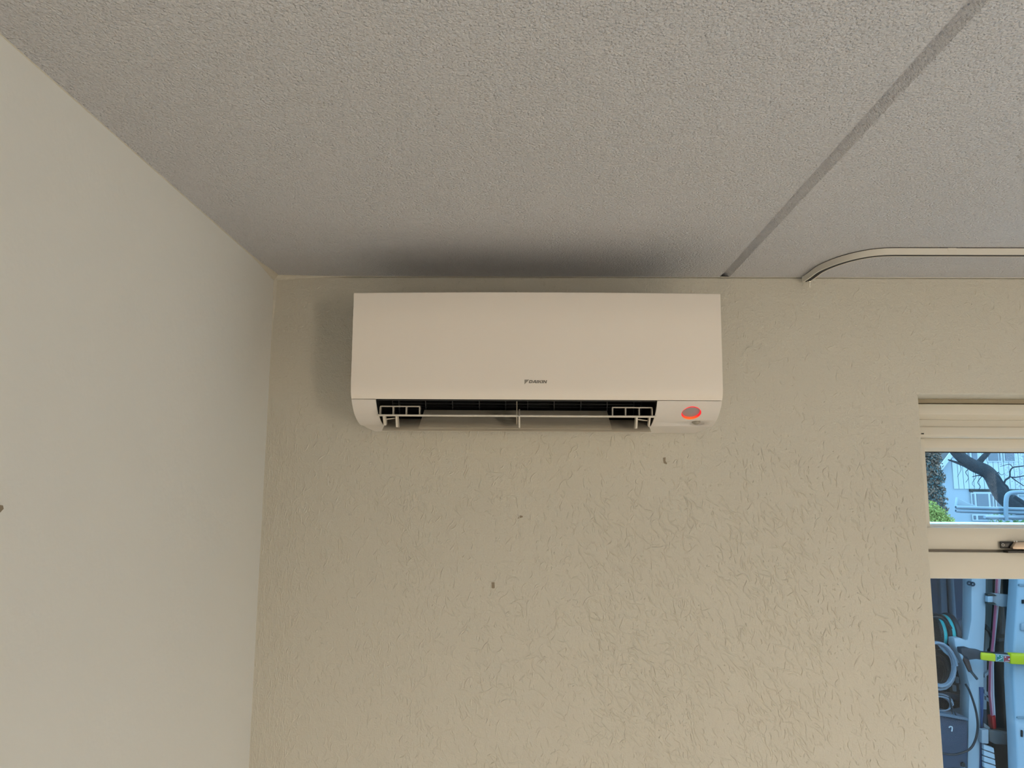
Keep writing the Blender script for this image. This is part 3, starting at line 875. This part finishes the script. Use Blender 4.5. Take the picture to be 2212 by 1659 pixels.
M_BARK = mat('grey_bark', (0.055, 0.055, 0.06), 0.95, bump=(30, 0.6, 0.02), var=0.35, var_scale=9)
TD = 12.0
tb = at(2330, 1250, TD)
tree = thing('leaning_tree', (tb.x, tb.y, GZ), 'dark leaning tree trunk with forked branches behind the van', 'tree')
tp = [Vector((tb.x + 0.15, tb.y, GZ)), at(2325, 1220, TD), at(2270, 1140, TD), at(2222, 1107, TD), at(2190, 1090, TD), at(2168, 1073, TD), at(2153, 1050, TD), at(2142, 1030, TD), at(2128, 1016, TD), at(2103, 1005, TD), at(2082, 992, TD), at(2062, 972, TD), at(2045, 945, TD), at(2030, 900, TD)]
pp = smoothpath(tp, 5)
Geo().tube(pp, [0.15 - 0.085 * i / len(pp) for i in range(len(pp))], 12).build('trunk', M_BARK, tree, smooth=True)
def branch(pix, d, r0, r1):
    pts = smoothpath([at(*p, d) for p in pix], 5)
    Geo().tube(pts, [r0 + (r1 - r0) * i / len(pts) for i in range(len(pts))], 7).build('branch', M_BARK, tree, smooth=True)
branch([(2098, 1005), (2112, 1001), (2122, 990), (2133, 978), (2150, 950)], TD, 0.050, 0.035)
branch([(2126, 1023), (2105, 1016), (2085, 1006), (2066, 999), (2048, 993)], TD, 0.045, 0.008)
branch([(2140, 1030), (2128, 1031), (2115, 1027), (2100, 1030)], TD, 0.016, 0.004)
branch([(2120, 1030), (2112, 1042), (2118, 1052), (2108, 1062)], TD, 0.006, 0.003)
branch([(2094, 1012), (2086, 1020), (2092, 1032), (2086, 1042)], TD, 0.006, 0.003)
branch([(2072, 1000), (2076, 1014), (2068, 1030)], TD, 0.005, 0.002)
branch([(2104, 1016), (2108, 1030), (2100, 1044), (2106, 1052)], TD, 0.005, 0.002)

BD = 10.0
bb_ = at(2280, 1150, BD)
btree = thing('blossom_tree', (bb_.x, bb_.y, GZ), 'small pink blossom tree with thin crooked branches', 'tree')
def twig(pix, r0, r1, name='branch'):
    pts = smoothpath([at(*p, BD) for p in pix], 4)
    Geo().tube(pts, [r0 + (r1 - r0) * i / len(pts) for i in range(len(pts))], 6).build(name, M_BARK, btree, smooth=True)
pts = smoothpath([Vector((bb_.x, bb_.y, GZ)), at(2268, 1240, BD), at(2240, 1120, BD), at(2190, 1072, BD)], 5)
Geo().tube(pts, [0.075 - 0.055 * i / len(pts) for i in range(len(pts))], 9).build('trunk', M_BARK, btree, smooth=True)
twig([(2182, 1068), (2176, 1052), (2169, 1045), (2158, 1030), (2151, 1024), (2158, 1020)], 0.016, 0.006)
twig([(2169, 1045), (2172, 1037), (2181, 1030), (2182, 1018), (2188, 1010), (2200, 1008), (2230, 1004)], 0.014, 0.006)
twig([(2181, 1030), (2195, 1031), (2225, 1025)], 0.009, 0.005)
twig([(2186, 1032), (2200, 1042), (2225, 1058)], 0.008, 0.004)
twig([(2188, 1010), (2180, 1003), (2160, 1008)], 0.006, 0.002)
twig([(2158, 1022), (2164, 1026), (2170, 1022)], 0.004, 0.002)
blobs = [(tuple(at(px, py, BD + 0.3)), r_) for px, py, r_ in ((2205, 985, 0.16), (2190, 1018, 0.14), (2210, 1022, 0.14), (2195, 1050, 0.13), (2225, 1050, 0.2), (2240, 1000, 0.25), (2260, 960, 0.35), (2170, 1000, 0.09))]
leaf_cloud('blossom', mat('pink_blossom', (0.42, 0.33, 0.40), 0.8, var=0.3, var_scale=20), btree, blobs, 1500, 0.009, 5)

cb = at(2022, 1040, 40)
con = thing('brown_tree', (cb.x - 1.0, cb.y, GZ), 'dark brown and green tree beside the white house', 'tree')
Geo().tube([Vector((cb.x - 1.0, cb.y, GZ)), Vector((cb.x - 0.9, cb.y, 2.5)), Vector((cb.x - 1.1, cb.y, 6.5))], [0.22, 0.16, 0.06], 9).build('trunk', M_BARK, con, smooth=True)
bl = [((cb.x - 1.0 + a, cb.y + b_, z), r_) for a, b_, z, r_ in ((0, 0, 2.4, 1.1), (0.3, 0.2, 3.6, 1.1), (-0.6, 0, 4.4, 1.2), (0.2, 0.3, 5.2, 1.0), (-0.3, 0, 6.2, 0.8), (-1.4, 0, 3.2, 1.2), (0.4, -0.3, 1.6, 0.9), (0.55, 0.0, 4.4, 0.8), (0.9, 0.0, 2.2, 0.55), (0.95, 0.0, 3.0, 0.5), (0.9, 0.0, 1.3, 0.5), (-2.2, 0, 2.0, 1.2), (-2.4, 0, 4.0, 1.3), (0.8, 0, 3.9, 0.5))]
leaf_cloud('foliage', mat('rust_brown_leaves', (0.32, 0.20, 0.14), 0.9, var=0.7, var_scale=2.5), con, bl, 12000, 0.085, 8)
leaf_cloud('foliage', mat('grey_green_leaves', (0.13, 0.18, 0.17), 0.9, var=0.4, var_scale=2.5), con, bl, 10000, 0.08, 9)
sb = at(2020, 1110, 20)
shrub = thing('shrub', (sb.x, sb.y, GZ), 'bright yellow-green shrub in front of the white house', 'shrub')
bl = [(tuple(at(px, py, 20)), r_) for px, py, r_ in ((2010, 1100, 0.22), (2022, 1108, 0.22), (2034, 1116, 0.20), (2012, 1122, 0.25), (2030, 1130, 0.28), (2048, 1130, 0.18), (1990, 1105, 0.3), (2000, 1140, 0.4), (2030, 1150, 0.4))]
leaf_cloud('foliage', mat('yellow_green_leaves', (0.55, 0.58, 0.14), 0.8, var=0.6, var_scale=9), shrub, bl, 9000, 0.026, 6)
for k in range(5):
    Geo().tube([Vector((sb.x + 0.05 * k - 0.1, sb.y, GZ)), Vector((sb.x + 0.12 * k - 0.25, sb.y, 1.3))], [0.02, 0.01], 6).build('stem', M_BARK, shrub)
lb = at(2200, 1122, 24)
hedge = thing('low_hedge', (lb.x, lb.y, GZ), 'low green hedge at the foot of the white house', 'hedge')
bl = [((lb.x + 0.35 * k - 0.6, lb.y, 1.25 - 0.3 * j), 0.32) for k in range(9) for j in range(4)]
leaf_cloud('foliage', mat('hedge_leaves', (0.16, 0.26, 0.08), 0.8, var=0.5, var_scale=6), hedge, bl, 3500, 0.05, 12)

gh = thing('garden_hedge', (4.0, 30.0, GZ), 'long tall green hedge across the street from the window', 'hedge')
bl = [((-10 + 1.1 * k, 30.0 + 0.3 * math.sin(k * 1.7), 0.4 + 0.9 * j), 0.8) for k in range(22) for j in range(3)]
leaf_cloud('foliage', mat('hedge_leaves', (0.16, 0.26, 0.08), 0.8, var=0.5, var_scale=6), gh, bl, 14000, 0.11, 21)

# --- the open work van
VD = 4.70
M_VW = mat('van_paint', (0.35, 0.42, 0.48), 0.32)
M_VI = mat('van_inner_panel', (0.20, 0.27, 0.40), 0.55, var=0.08)
M_VI2 = mat('van_inner_rib', (0.29, 0.38, 0.50), 0.5)
M_VB = mat('van_navy_trim', (0.035, 0.052, 0.085), 0.55)
M_RUB = mat('black_rubber', (0.008, 0.009, 0.010), 0.5)
M_GRY = mat('grey_hinge', (0.30, 0.33, 0.37), 0.4)
van = thing('van', (at(2150, 1600, VD).x, VD - D + 1.0, GZ), 'white work van with its cargo doors open outside the window', 'van')
roof_z = EYE - 0.205
vx0 = at(1900, 1300, VD).x
vx1 = at(2212, 1300, VD).x + 1.9
# roof with a rounded edge, far side and floor
Geo().prism_x([(4.52 - D, roof_z - 0.030), (4.53 - D, roof_z - 0.012), (4.58 - D, roof_z), (5.4 - D, roof_z + 0.012), (6.2 - D, roof_z), (6.3 - D, roof_z - 0.05), (4.60 - D, roof_z - 0.05)], vx0, vx1).build('roof', M_VW, van, smooth=True)
Geo().prism_x([(4.515 - D, roof_z - 0.030), (4.515 - D, roof_z - 0.042), (4.60 - D, roof_z - 0.05), (4.60 - D, roof_z - 0.030)], vx0, vx1).build('drip_rail', mat('navy_rail', (0.02, 0.035, 0.07), 0.4), van)
Geo().prism_x([(6.12 - D, roof_z - 0.004), (6.12 - D, roof_z + 0.016), (6.18 - D, roof_z + 0.016), (6.18 - D, roof_z - 0.004)], vx0, vx1).build('far_drip_rail', mat('navy_rail', (0.02, 0.035, 0.07), 0.4), van)
Geo().box((vx0, 6.2 - D, 0.25), (vx1, 6.3 - D, roof_z - 0.05)).build('far_side', M_VW, van)
Geo().box((vx0 - 0.05, 4.62 - D, 0.22), (vx0, 6.28 - D, roof_z - 0.03)).build('end_panel', M_VW, van, bevel=0.015)
Geo().box((vx0, 4.75 - D, 0.22), (vx1, 6.2 - D, 0.32)).build('cargo_floor', M_VB, van)
# inner side trim behind the opening
plate('inner_panel', [(1900, 1180), (2105, 1180), (2105, 1420), (1900, 1500)], 5.30, 0.05, M_VI, van)
plate('inner_rib', [(2030, 1200), (2042, 1200), (2050, 1345), (2036, 1400)], 5.26, 0.05, M_VI2, van, bevel=0.008)
plate('inner_rib', [(2050, 1200), (2058, 1200), (2068, 1350), (2060, 1370)], 5.24, 0.06, mat('van_inner_edge', (0.36, 0.47, 0.60), 0.5), van, bevel=0.008)
plate('inner_panel', [(2028, 1345), (2062, 1350), (2100, 1322), (2120, 1322), (2120, 1700), (2028, 1700)], 5.05, 0.04, M_VI2, van, bevel=0.01)
# door pillar
plate('pillar', [(2099, 1180), (2131.5, 1180), (2130, 1330), (2126, 1405), (2126, 1480), (2123, 1560), (2119, 1600), (2116, 1750), (2089, 1750), (2092, 1560), (2094, 1480), (2084, 1440), (2072, 1412), (2063, 1395), (2061, 1378), (2075, 1378), (2090, 1384), (2098, 1340)], VD, 0.10, M_VW, van, bevel=0.008)
plate('pillar_edge', [(2117, 1485), (2125, 1485), (2124, 1545), (2120, 1572), (2116, 1750), (2120, 1760), (2124, 1600)], VD - 0.01, 0.03, mat('van_deep_blue', (0.02, 0.06, 0.16), 0.5), van)
plate('pillar_return', [(2131, 1180), (2146, 1180), (2145, 1300), (2141, 1360), (2137, 1400), (2127, 1408), (2130, 1330)], VD + 0.12, 0.06, mat('van_grey_return', (0.33, 0.38, 0.38), 0.6, var=0.2, var_scale=12), van, bevel=0.006)
plate('cable_sleeve', [(2131, 1348), (2138, 1355), (2150, 1378), (2155, 1395), (2147, 1388), (2138, 1366), (2131, 1360)], VD + 0.06, 0.03, mat('dark_sleeve', (0.03, 0.033, 0.036), 0.6), van, bevel=0.005)
# bracket eye on the pillar
for dx in (0, 7):
    c0 = at(2094 + dx, 1260 + dx * 0.25, VD - 0.02)
    ringp = [c0 + Vector((math.cos(q) * 0.011, 0, math.sin(q) * 0.0085)) for q in np.linspace(0, 2 * math.pi, 15)[:-1]]
    Geo().tube(ringp, 0.0055, 6, closed=True).build('bracket_eye', mat('navy_bracket', (0.02, 0.04, 0.06), 0.4), van, smooth=True)
# door shut face: black, with a window of trim
plate('door_shut_face', [(2152, 1180), (2205, 1180), (2200, 1300), (2192, 1410), (2193, 1480), (2203, 1750), (2142, 1750), (2142, 1480), (2143, 1400), (2149, 1300)], VD + 0.20, 0.05, M_RUB, van)
plate('door_seal', [(2194, 1180), (2204, 1180), (2199, 1300), (2191, 1405), (2184, 1405), (2188, 1300)], VD + 0.08, 0.04, mat('navy_rubber', (0.006, 0.010, 0.018), 0.35), van, bevel=0.004)
plate('trim_slot', [(2167, 1312), (2180, 1312), (2176, 1370), (2163, 1370)], VD + 0.18, 0.03, mat('grey_slot', (0.10, 0.11, 0.13), 0.6), van)
plate('trim_slot', [(2158, 1380), (2175, 1380), (2175, 1384), (2158, 1386)], VD + 0.16, 0.03, mat('grey_slot', (0.10, 0.11, 0.13), 0.6), van)
# reflective strip: white with pink and red lines, red lamp at its foot
sp_ = [(2158, 1180), (2153, 1290), (2147, 1380), (2140, 1440), (2138.5, 1500), (2144, 1550)]
se_ = [(2166, 1180), (2159.5, 1290), (2147.5 + 1, 1400), (2147, 1440), (2148, 1500), (2151, 1550)]
def strip(name, a, b, d, m_):
    L = [(p0[0] + (p1[0] - p0[0]) * a, p0[1] + (p1[1] - p0[1]) * a) for p0, p1 in zip(sp_, se_)]
    Rr = [(p0[0] + (p1[0] - p0[0]) * b, p0[1] + (p1[1] - p0[1]) * b) for p0, p1 in zip(sp_, se_)]
    plate(name, L + Rr[::-1], d, 0.02, m_, van)
strip('reflector_strip', 0, 1, VD + 0.02, mat('pale_reflector', (0.85, 0.76, 0.80), 0.25))
strip('reflector_line', 0.06, 0.20, VD + 0.016, mat('pink_reflector', (0.80, 0.16, 0.26), 0.3))
strip('reflector_line', 0.52, 0.60, VD + 0.016, mat('rose_reflector', (0.75, 0.30, 0.40), 0.3))
plate('tail_lamp', [(2143, 1549), (2151, 1545), (2153, 1574), (2146, 1576)], VD + 0.01, 0.05, mat('red_lamp', (0.45, 0.01, 0.012), 0.15), van, bevel=0.004)
# hinges
hg = plate('hinge', [(2143, 1281), (2184, 1285), (2182, 1311), (2165, 1311), (2144, 1306)], VD - 0.02, 0.03, M_GRY, van, bevel=0.004)
for yy in (1282.5, 1301):
    plate('hinge_knuckle', [(2133, yy), (2147, yy), (2155, yy + 5), (2134, yy + 5)], VD - 0.035, 0.03, mat('dark_hinge', (0.035, 0.04, 0.035), 0.4), hg, bevel=0.003)
plate('hinge_block', [(2134, 1288), (2145, 1288), (2145, 1301), (2134, 1301)], VD - 0.04, 0.03, M_VW, hg, bevel=0.003)
hg = plate('hinge', [(2136, 1577), (2165, 1580), (2200, 1588), (2204, 1606), (2180, 1609), (2150, 1608), (2137, 1600)], VD - 0.02, 0.03, mat('dark_steel_hinge', (0.07, 0.08, 0.085), 0.35), van, bevel=0.006)
plate('hinge_block', [(2121, 1577), (2136, 1576), (2136, 1607), (2121, 1606)], VD - 0.04, 0.04, M_GRY, hg, bevel=0.004)
# opened door at the right
plate('door', [(2204, 1180), (2420, 1180), (2420, 1800), (2204, 1800), (2197, 1600), (2190, 1470), (2190, 1400), (2198, 1290)], VD - 0.15, 0.10, M_VW, van, bevel=0.015, seg=3)
plate('door_crease', [(2202, 1262), (2420, 1262), (2420, 1266), (2202, 1266)], VD - 0.157, 0.02, mat('door_line', (0.22, 0.27, 0.31), 0.4), van)
plate('door_handle_cup', [(2206, 1347), (2240, 1345), (2240, 1364), (2206, 1362)], VD - 0.162, 0.03, M_GRY, van, bevel=0.004)
plate('door_crease', [(2198, 1549), (2420, 1549), (2420, 1552), (2198, 1552)], VD - 0.157, 0.02, mat('door_line', (0.22, 0.27, 0.31), 0.4), van)
plate('door_latch', [(2207, 1578), (2210, 1578), (2210, 1592), (2207, 1592)], VD - 0.16, 0.02, M_RUB, van)
plate('door_latch', [(2209, 1296), (2214, 1296), (2214, 1304), (2209, 1304)], VD - 0.16, 0.02, M_RUB, van)
# slatted step at the foot of the pillar
for k in range(7):
    y0 = 1608 + k * 13
    plate('slat', [(2125 + k * 0.3, y0), (2147 + k * 1.4, y0 + 8), (2148.4 + k * 1.4, y0 + 19), (2125.3 + k * 0.3, y0 + 11)], VD - 0.03, 0.03, mat('white_slat', (0.44, 0.50, 0.56), 0.5), van, bevel=0.002, seg=1)
for k, (ax, ay) in enumerate(((2127, 1456), (2127, 1490), (2131, 1505), (2126, 1562))):
    plate('slat', [(ax, ay), (ax + 12, ay + (-8 if k == 0 else 9)), (ax + 12, ay + (-2 if k == 0 else 15)), (ax, ay + 8)], VD + 0.05, 0.02, mat('white_slat', (0.44, 0.50, 0.56), 0.5), van)
# navy box panel at the foot of the cargo space, hook on it
lp = plate('lower_panel', [(1960, 1535), (2050, 1548), (2091, 1556), (2091, 1650), (2088, 1658), (1960, 1664)], VD - 0.06, 0.12, M_VB, van, bevel=0.01)
plate('panel_ledge', [(1960, 1530), (2050, 1543), (2092, 1552), (2092, 1557), (2050, 1549), (1960, 1537)], VD - 0.08, 0.14, mat('panel_ledge', (0.10, 0.13, 0.17), 0.5), van)
hk = [at(px, py, VD - 0.075) for px, py in ((2050, 1572), (2052, 1569.5), (2056, 1570), (2057, 1573), (2056, 1580))]
Geo().tube(smoothpath(hk, 3), 0.0035, 6).build('hook', mat('bright_hook', (0.6, 0.62, 0.62), 0.3, 0.5), lp, smooth=True)
plate('port', [(2077, 1649), (2081, 1647), (2085, 1649), (2085, 1656), (2081, 1658), (2077, 1655)], VD - 0.07, 0.02, M_RUB, lp)
plate('sill', [(1960, 1666), (2092, 1660), (2092, 1750), (1960, 1750)], VD - 0.03, 0.1, M_VW, van, bevel=0.01)
# wheels stand on the ground
for wx in (vx0 + 0.2, vx1 - 0.4):
    prof_ = [(4.95 - D, 0), (5.15 - D, 0)]
    n_ = 24
    g = Geo()
    ring0 = [Vector((wx + 0.30 * math.cos(2 * math.pi * k / n_), 4.9 - D, GZ + 0.30 + 0.30 * math.sin(2 * math.pi * k / n_))) for k in range(n_)]
    g.extrude(ring0, (0, 0.2, 0)).build('wheel', M_RUB, van, bevel=0.02)

# --- roof rack and its load
M_TUB = mat('grey_blue_tube', (0.32, 0.40, 0.47), 0.35)
rack = smoothpath([at(2173, 1125, 4.70), at(2173, 1095, 4.70), at(2173.5, 1080, 4.70), at(2176, 1070, 4.70), at(2183, 1065, 4.70), at(2195, 1063.5, 4.70), at(2225, 1063.5, 4.70), at(2330, 1064, 4.70), at(2345, 1070, 4.70), at(2350, 1090, 4.70), at(2350, 1125, 4.70)], 5)
Geo().tube(rack, 0.0125, 12).build('roof_rack_hoop', M_TUB, van, smooth=True)
# three pairs of conduit pipes lie on the rack
pz = 4.74
def pipe(x0, y0, dx, lab, d0):
    a = at(x0, y0, d0)
    b = a + Vector((2.1, 0.0, -0.045))
    n_ = (b - a).normalized()
    o = Geo().tube([a, b], 0.0098, 14, cap=False)
    oi = Geo().tube([a, b], 0.0080, 14, cap=False)
    o.add(oi.v, [f_[::-1] for f_ in oi.f])
    k = 14
    for e_ in (0, 1):
        o.f += [[e_ * k + i, e_ * k + (i + 1) % k, 2 * k + e_ * k + (i + 1) % k, 2 * k + e_ * k + i] for i in range(k)]
    o = o.build('conduit_pipe', M_TUB, smooth=True)
    tag(o, lab, 'pipe', 'pipes on the roof rack of the van')
pipe(2064.5, 1096, 0, 'upper grey conduit pipe sticking out furthest from the roof rack bundle', 4.74)
pipe(2064.5, 1103.6, 0, 'lower grey conduit pipe sticking out furthest from the roof rack bundle', 4.74)
pipe(2074, 1096.6, 0, 'upper grey conduit pipe set back behind the longer upper pipe', 4.80)
pipe(2074, 1104.4, 0, 'lower grey conduit pipe set back behind the longer lower pipe', 4.80)
a = at(2096, 1098.5, 4.86)
long = Geo().tube([a, a + Vector((2.0, 0.0, -0.03))], 0.013, 12).build('rack_bar', M_TUB, smooth=True)
tag(long, 'thicker grey bar lying above the conduit pipes on the van', 'bar')
fin = plate('folded_sheet', [(2067, 1096), (2069.5, 1074), (2074, 1078), (2090, 1086), (2108, 1092), (2112, 1096)], 4.90, 0.03, mat('pale_sheet', (0.42, 0.50, 0.55), 0.4), bevel=0.003)
tag(fin, 'pale triangular folded sheet standing behind the conduit pipes', 'sheet')
lad = Geo()
pts0 = [at(2130, 1114, 4.66), at(2330, 1117, 4.95)]
lad.tube([at(2127, 1117, 4.66), at(2134, 1117, 4.67), at(2330, 1119, 4.95)], [0.010, 0.019, 0.019], 12, flat=0.75)
lad = lad.build('roof_box_edge', mat('pale_tube', (0.40, 0.46, 0.52), 0.35), smooth=True)
tag(lad, 'pale rounded roof tube below the conduit pipes on the van', 'tube')

# --- tools and cables in the cargo space
M_CBL = mat('grey_cable', (0.22, 0.25, 0.30), 0.4)
M_BLC = mat('black_cable', (0.015, 0.017, 0.02), 0.45)
M_TEAL = mat('teal_plastic', (0.03, 0.42, 0.44), 0.35)
RD_ = 4.86
rc = at(2026, 1366, RD_)
reel = thing('hose_reel', (rc.x, rc.y, rc.z - 0.12), 'black and teal hose reel in the van', 'hose reel')
def wheel(x, r0, w_, m_, name, ecc=0.8):
    n_ = 28
    c0 = rc + Vector((x, 0, 0))
    ring0 = [c0 + Vector((0, r0 * math.cos(2 * math.pi * k / n_), r0 * math.sin(2 * math.pi * k / n_))) for k in range(n_)]
    Geo().extrude([p - Vector((w_ / 2, 0, 0)) for p in ring0], (w_, 0, 0)).build(name, m_, reel, bevel=0.006)
wheel(-0.010, 0.098, 0.05, M_BLC, 'drum')
wheel(-0.005, 0.100, 0.022, M_TEAL, 'teal_rim')
wheel(0.043, 0.106, 0.022, M_TEAL, 'teal_rim')
wheel(0.022, 0.108, 0.020, M_BLC, 'flange')
wheel(0.068, 0.116, 0.028, mat('charcoal_plastic', (0.035, 0.04, 0.05), 0.4), 'flange')
hp_ = [at(px, py, RD_ - 0.12) for px, py in ((2000, 1340), (2015, 1333), (2030, 1334), (2042, 1342), (2051, 1352), (2055, 1358))]
Geo().tube(smoothpath(hp_, 4), 0.008, 8).build('handle', M_BLC, reel, smooth=True)
plate('latch', [(2012, 1325), (2027, 1325), (2027, 1330), (2012, 1330)], RD_ - 0.10, 0.03, M_BLC, reel, bevel=0.004)

def coil(cx, cy, rx, ry, d, n_, r_, m_, label, tilt=0.15, seed=0):
    rr = np.random.default_rng(seed)
    pts = []
    tot_ = n_ * 20
    c0 = at(cx, cy, d)
    for k in range(tot_ + 1):
        q = 2 * math.pi * k / 20
        j = 1 + 0.05 * math.sin(q * 0.37 + seed) + 0.12 * (k / tot_ - 0.5)
        pts.append(c0 + Vector((rx * j * math.cos(q), 0.06 * (k / tot_ - 0.5) + tilt * 0.05 * math.sin(q), ry * j * math.sin(q) + 0.01 * math.sin(q * 0.21))))
    o = Geo().tube(pts, r_, 7).build('cable_coil', m_, smooth=True)
    return tag(o, label, 'cable')
coil(2026, 1436, 0.095, 0.125, 4.70, 5, 0.0075, M_CBL, 'coil of grey cable hanging under the hose reel', seed=1)
coil(2020, 1446, 0.070, 0.090, 4.80, 4, 0.006, M_BLC, 'coil of black cable inside the grey cable coil', seed=2)
coil(2028, 1520, 0.075, 0.045, 4.72, 4, 0.0045, M_CBL, 'thin loops of grey wire above the navy panel', seed=4)
# dark tool bag behind the coils
bag = thing('tool_bag', at(2062, 1560, 4.95), 'black open tool bag behind the cable coils in the van', 'bag')
plate('bag_side', [(1985, 1395), (2040, 1405), (2068, 1420), (2082, 1440), (2096, 1462), (2099, 1490), (2096, 1515), (2080, 1530), (1985, 1545)], 4.92, 0.10, mat('black_fabric', (0.014, 0.016, 0.020), 0.9, bump=(40, 0.5, 0.02)), bag, bevel=0.02, seg=2)
plate('bag_pocket', [(2050, 1455), (2076, 1450), (2090, 1470), (2090, 1500), (2070, 1512), (2052, 1500)], 4.88, 0.05, mat('charcoal_fabric', (0.06, 0.07, 0.08), 0.9, var=0.4, var_scale=30), bag, bevel=0.008)
for k, (px, py) in enumerate(((2066, 1462), (2074, 1478), (2060, 1480))):
    plate('bag_buckle', [(px, py), (px + 6, py + 1), (px + 7, py + 14), (px + 1, py + 14)], 4.865, 0.02, mat('pale_buckle', (0.30, 0.38, 0.46), 0.4), bag, bevel=0.003)
plate('bag_rim', [(2036, 1496), (2060, 1500), (2094, 1508), (2094, 1516), (2060, 1512), (2030, 1504), (1990, 1498), (1990, 1488)], 4.80, 0.06, mat('navy_rim', (0.02, 0.03, 0.045), 0.6), bag, bevel=0.006)
# pale folded panel leaning beside the reel
pan = plate('folded_board', [(2027, 1394), (2036, 1391), (2048, 1395), (2062, 1412), (2074, 1432), (2070, 1432), (2058, 1424), (2040, 1410)], 4.745, 0.012, mat('pale_panel', (0.33, 0.42, 0.50), 0.5), bevel=0.003)
tag(pan, 'pale curved board leaning below the hose reel', 'board')
def loose(name, pix, d, r_, m_, label, cat='cable', sub=6):
    o = Geo().tube(smoothpath([at(*p, d) for p in pix], sub), r_, 8).build(name, m_, smooth=True)
    return tag(o, label, cat)
loose('cable', [(2086, 1478), (2094, 1492), (2104, 1520), (2110, 1545), (2112, 1570), (2108, 1595), (2098, 1615), (2082, 1625), (2060, 1630), (2040, 1628), (2005, 1622)], 4.60, 0.0065, M_BLC, 'thick black cable looping down over the navy panel')
loose('cable', [(2050, 1505), (2056, 1525), (2065, 1545), (2072, 1553)], 4.63, 0.003, M_BLC, 'thin black wire hanging straight onto the navy panel')
loose('cable', [(2053, 1505), (2054, 1525), (2058, 1546)], 4.66, 0.003, M_BLC, 'thin black wire hanging beside the grey wire loops')
loose('cable', [(2064, 1434), (2074, 1442), (2082, 1446)], 4.78, 0.004, M_BLC, 'short black lead from the pale panel into the bag')
rod = Geo().tube([at(2094, 1446, 4.66), at(2111, 1467, 4.66)], 0.0075, 8).build('rod', mat('grey_rod', (0.05, 0.06, 0.065), 0.4), smooth=True)
tag(rod, 'short dark rod leaning against the white van pillar', 'rod')
rod2 = Geo().tube([at(2080, 1398, 4.74), at(2086, 1425, 4.70), at(2096, 1450, 4.66)], [0.012, 0.018, 0.012], 8).build('hammer_handle', mat('brown_grip', (0.06, 0.028, 0.022), 0.5), smooth=True)
tag(rod2, 'dark brown tool grip below the black lever head', 'tool')
# yellow lever with a black head and its sticker
M_YEL = mat('yellow_plastic', (0.50, 0.47, 0.01), 0.4)
LD = 4.50
lev = thing('yellow_lever', at(2165, 1428, LD), 'yellow handled black tool lying across the van opening', 'tool')
plate('head', [(2076, 1400), (2092, 1399), (2100, 1403), (2119, 1405), (2121, 1426), (2110, 1424), (2094, 1426), (2088, 1418), (2078, 1412)], LD + 0.01, 0.05, mat('worn_black_steel', (0.025, 0.03, 0.038), 0.45, var=0.5, var_scale=40), lev, bevel=0.006)
plate('grip', [(2120, 1410), (2152, 1413), (2152, 1430), (2120, 1426)], LD, 0.035, M_YEL, lev, bevel=0.008)
plate('shaft', [(2118, 1408), (2186, 1412), (2186, 1416), (2118, 1412)], LD + 0.02, 0.03, M_BLC, lev)
plate('sticker_bed', [(2151, 1413), (2184, 1416), (2184, 1431), (2151, 1429)], LD + 0.001, 0.034, mat('grey_sticker', (0.30, 0.34, 0.34), 0.4), lev)
sg = plate('green_sign', [(2153.5, 1415), (2167, 1416), (2167, 1429), (2153.5, 1428)], LD - 0.001, 0.004, mat('green_sign', (0.03, 0.16, 0.13), 0.4), lev)
sr = plate('red_sign', [(2169, 1417), (2183, 1418), (2183, 1430.5), (2169, 1429.5)], LD - 0.001, 0.004, mat('red_sign', (0.28, 0.03, 0.04), 0.4), lev)
M_WS = mat('white_sign', (0.45, 0.50, 0.50), 0.4)
for px, py, s_ in ((2156, 1417, 1.4), (2164, 1418, 1.2), (2172, 1419.5, 1.2), (2180, 1424, 1.6)):
    plate('sign_mark', [(px - s_, py - s_), (px + s_, py - s_), (px + s_, py + s_), (px - s_, py + s_)], LD - 0.002, 0.002, M_WS, lev)
plate('sign_mark', [(2155, 1426), (2160, 1424), (2166, 1420), (2166, 1421.5), (2160, 1425.5), (2155, 1427.5)], LD - 0.002, 0.002, M_WS, lev)
plate('sign_mark', [(2171, 1428), (2181, 1428.8), (2181, 1429.6), (2171, 1428.8)], LD - 0.002, 0.002, M_WS, lev)
plate('grip', [(2184, 1412), (2330, 1419), (2330, 1442), (2184, 1435)], LD - 0.01, 0.05, M_YEL, lev, bevel=0.008)
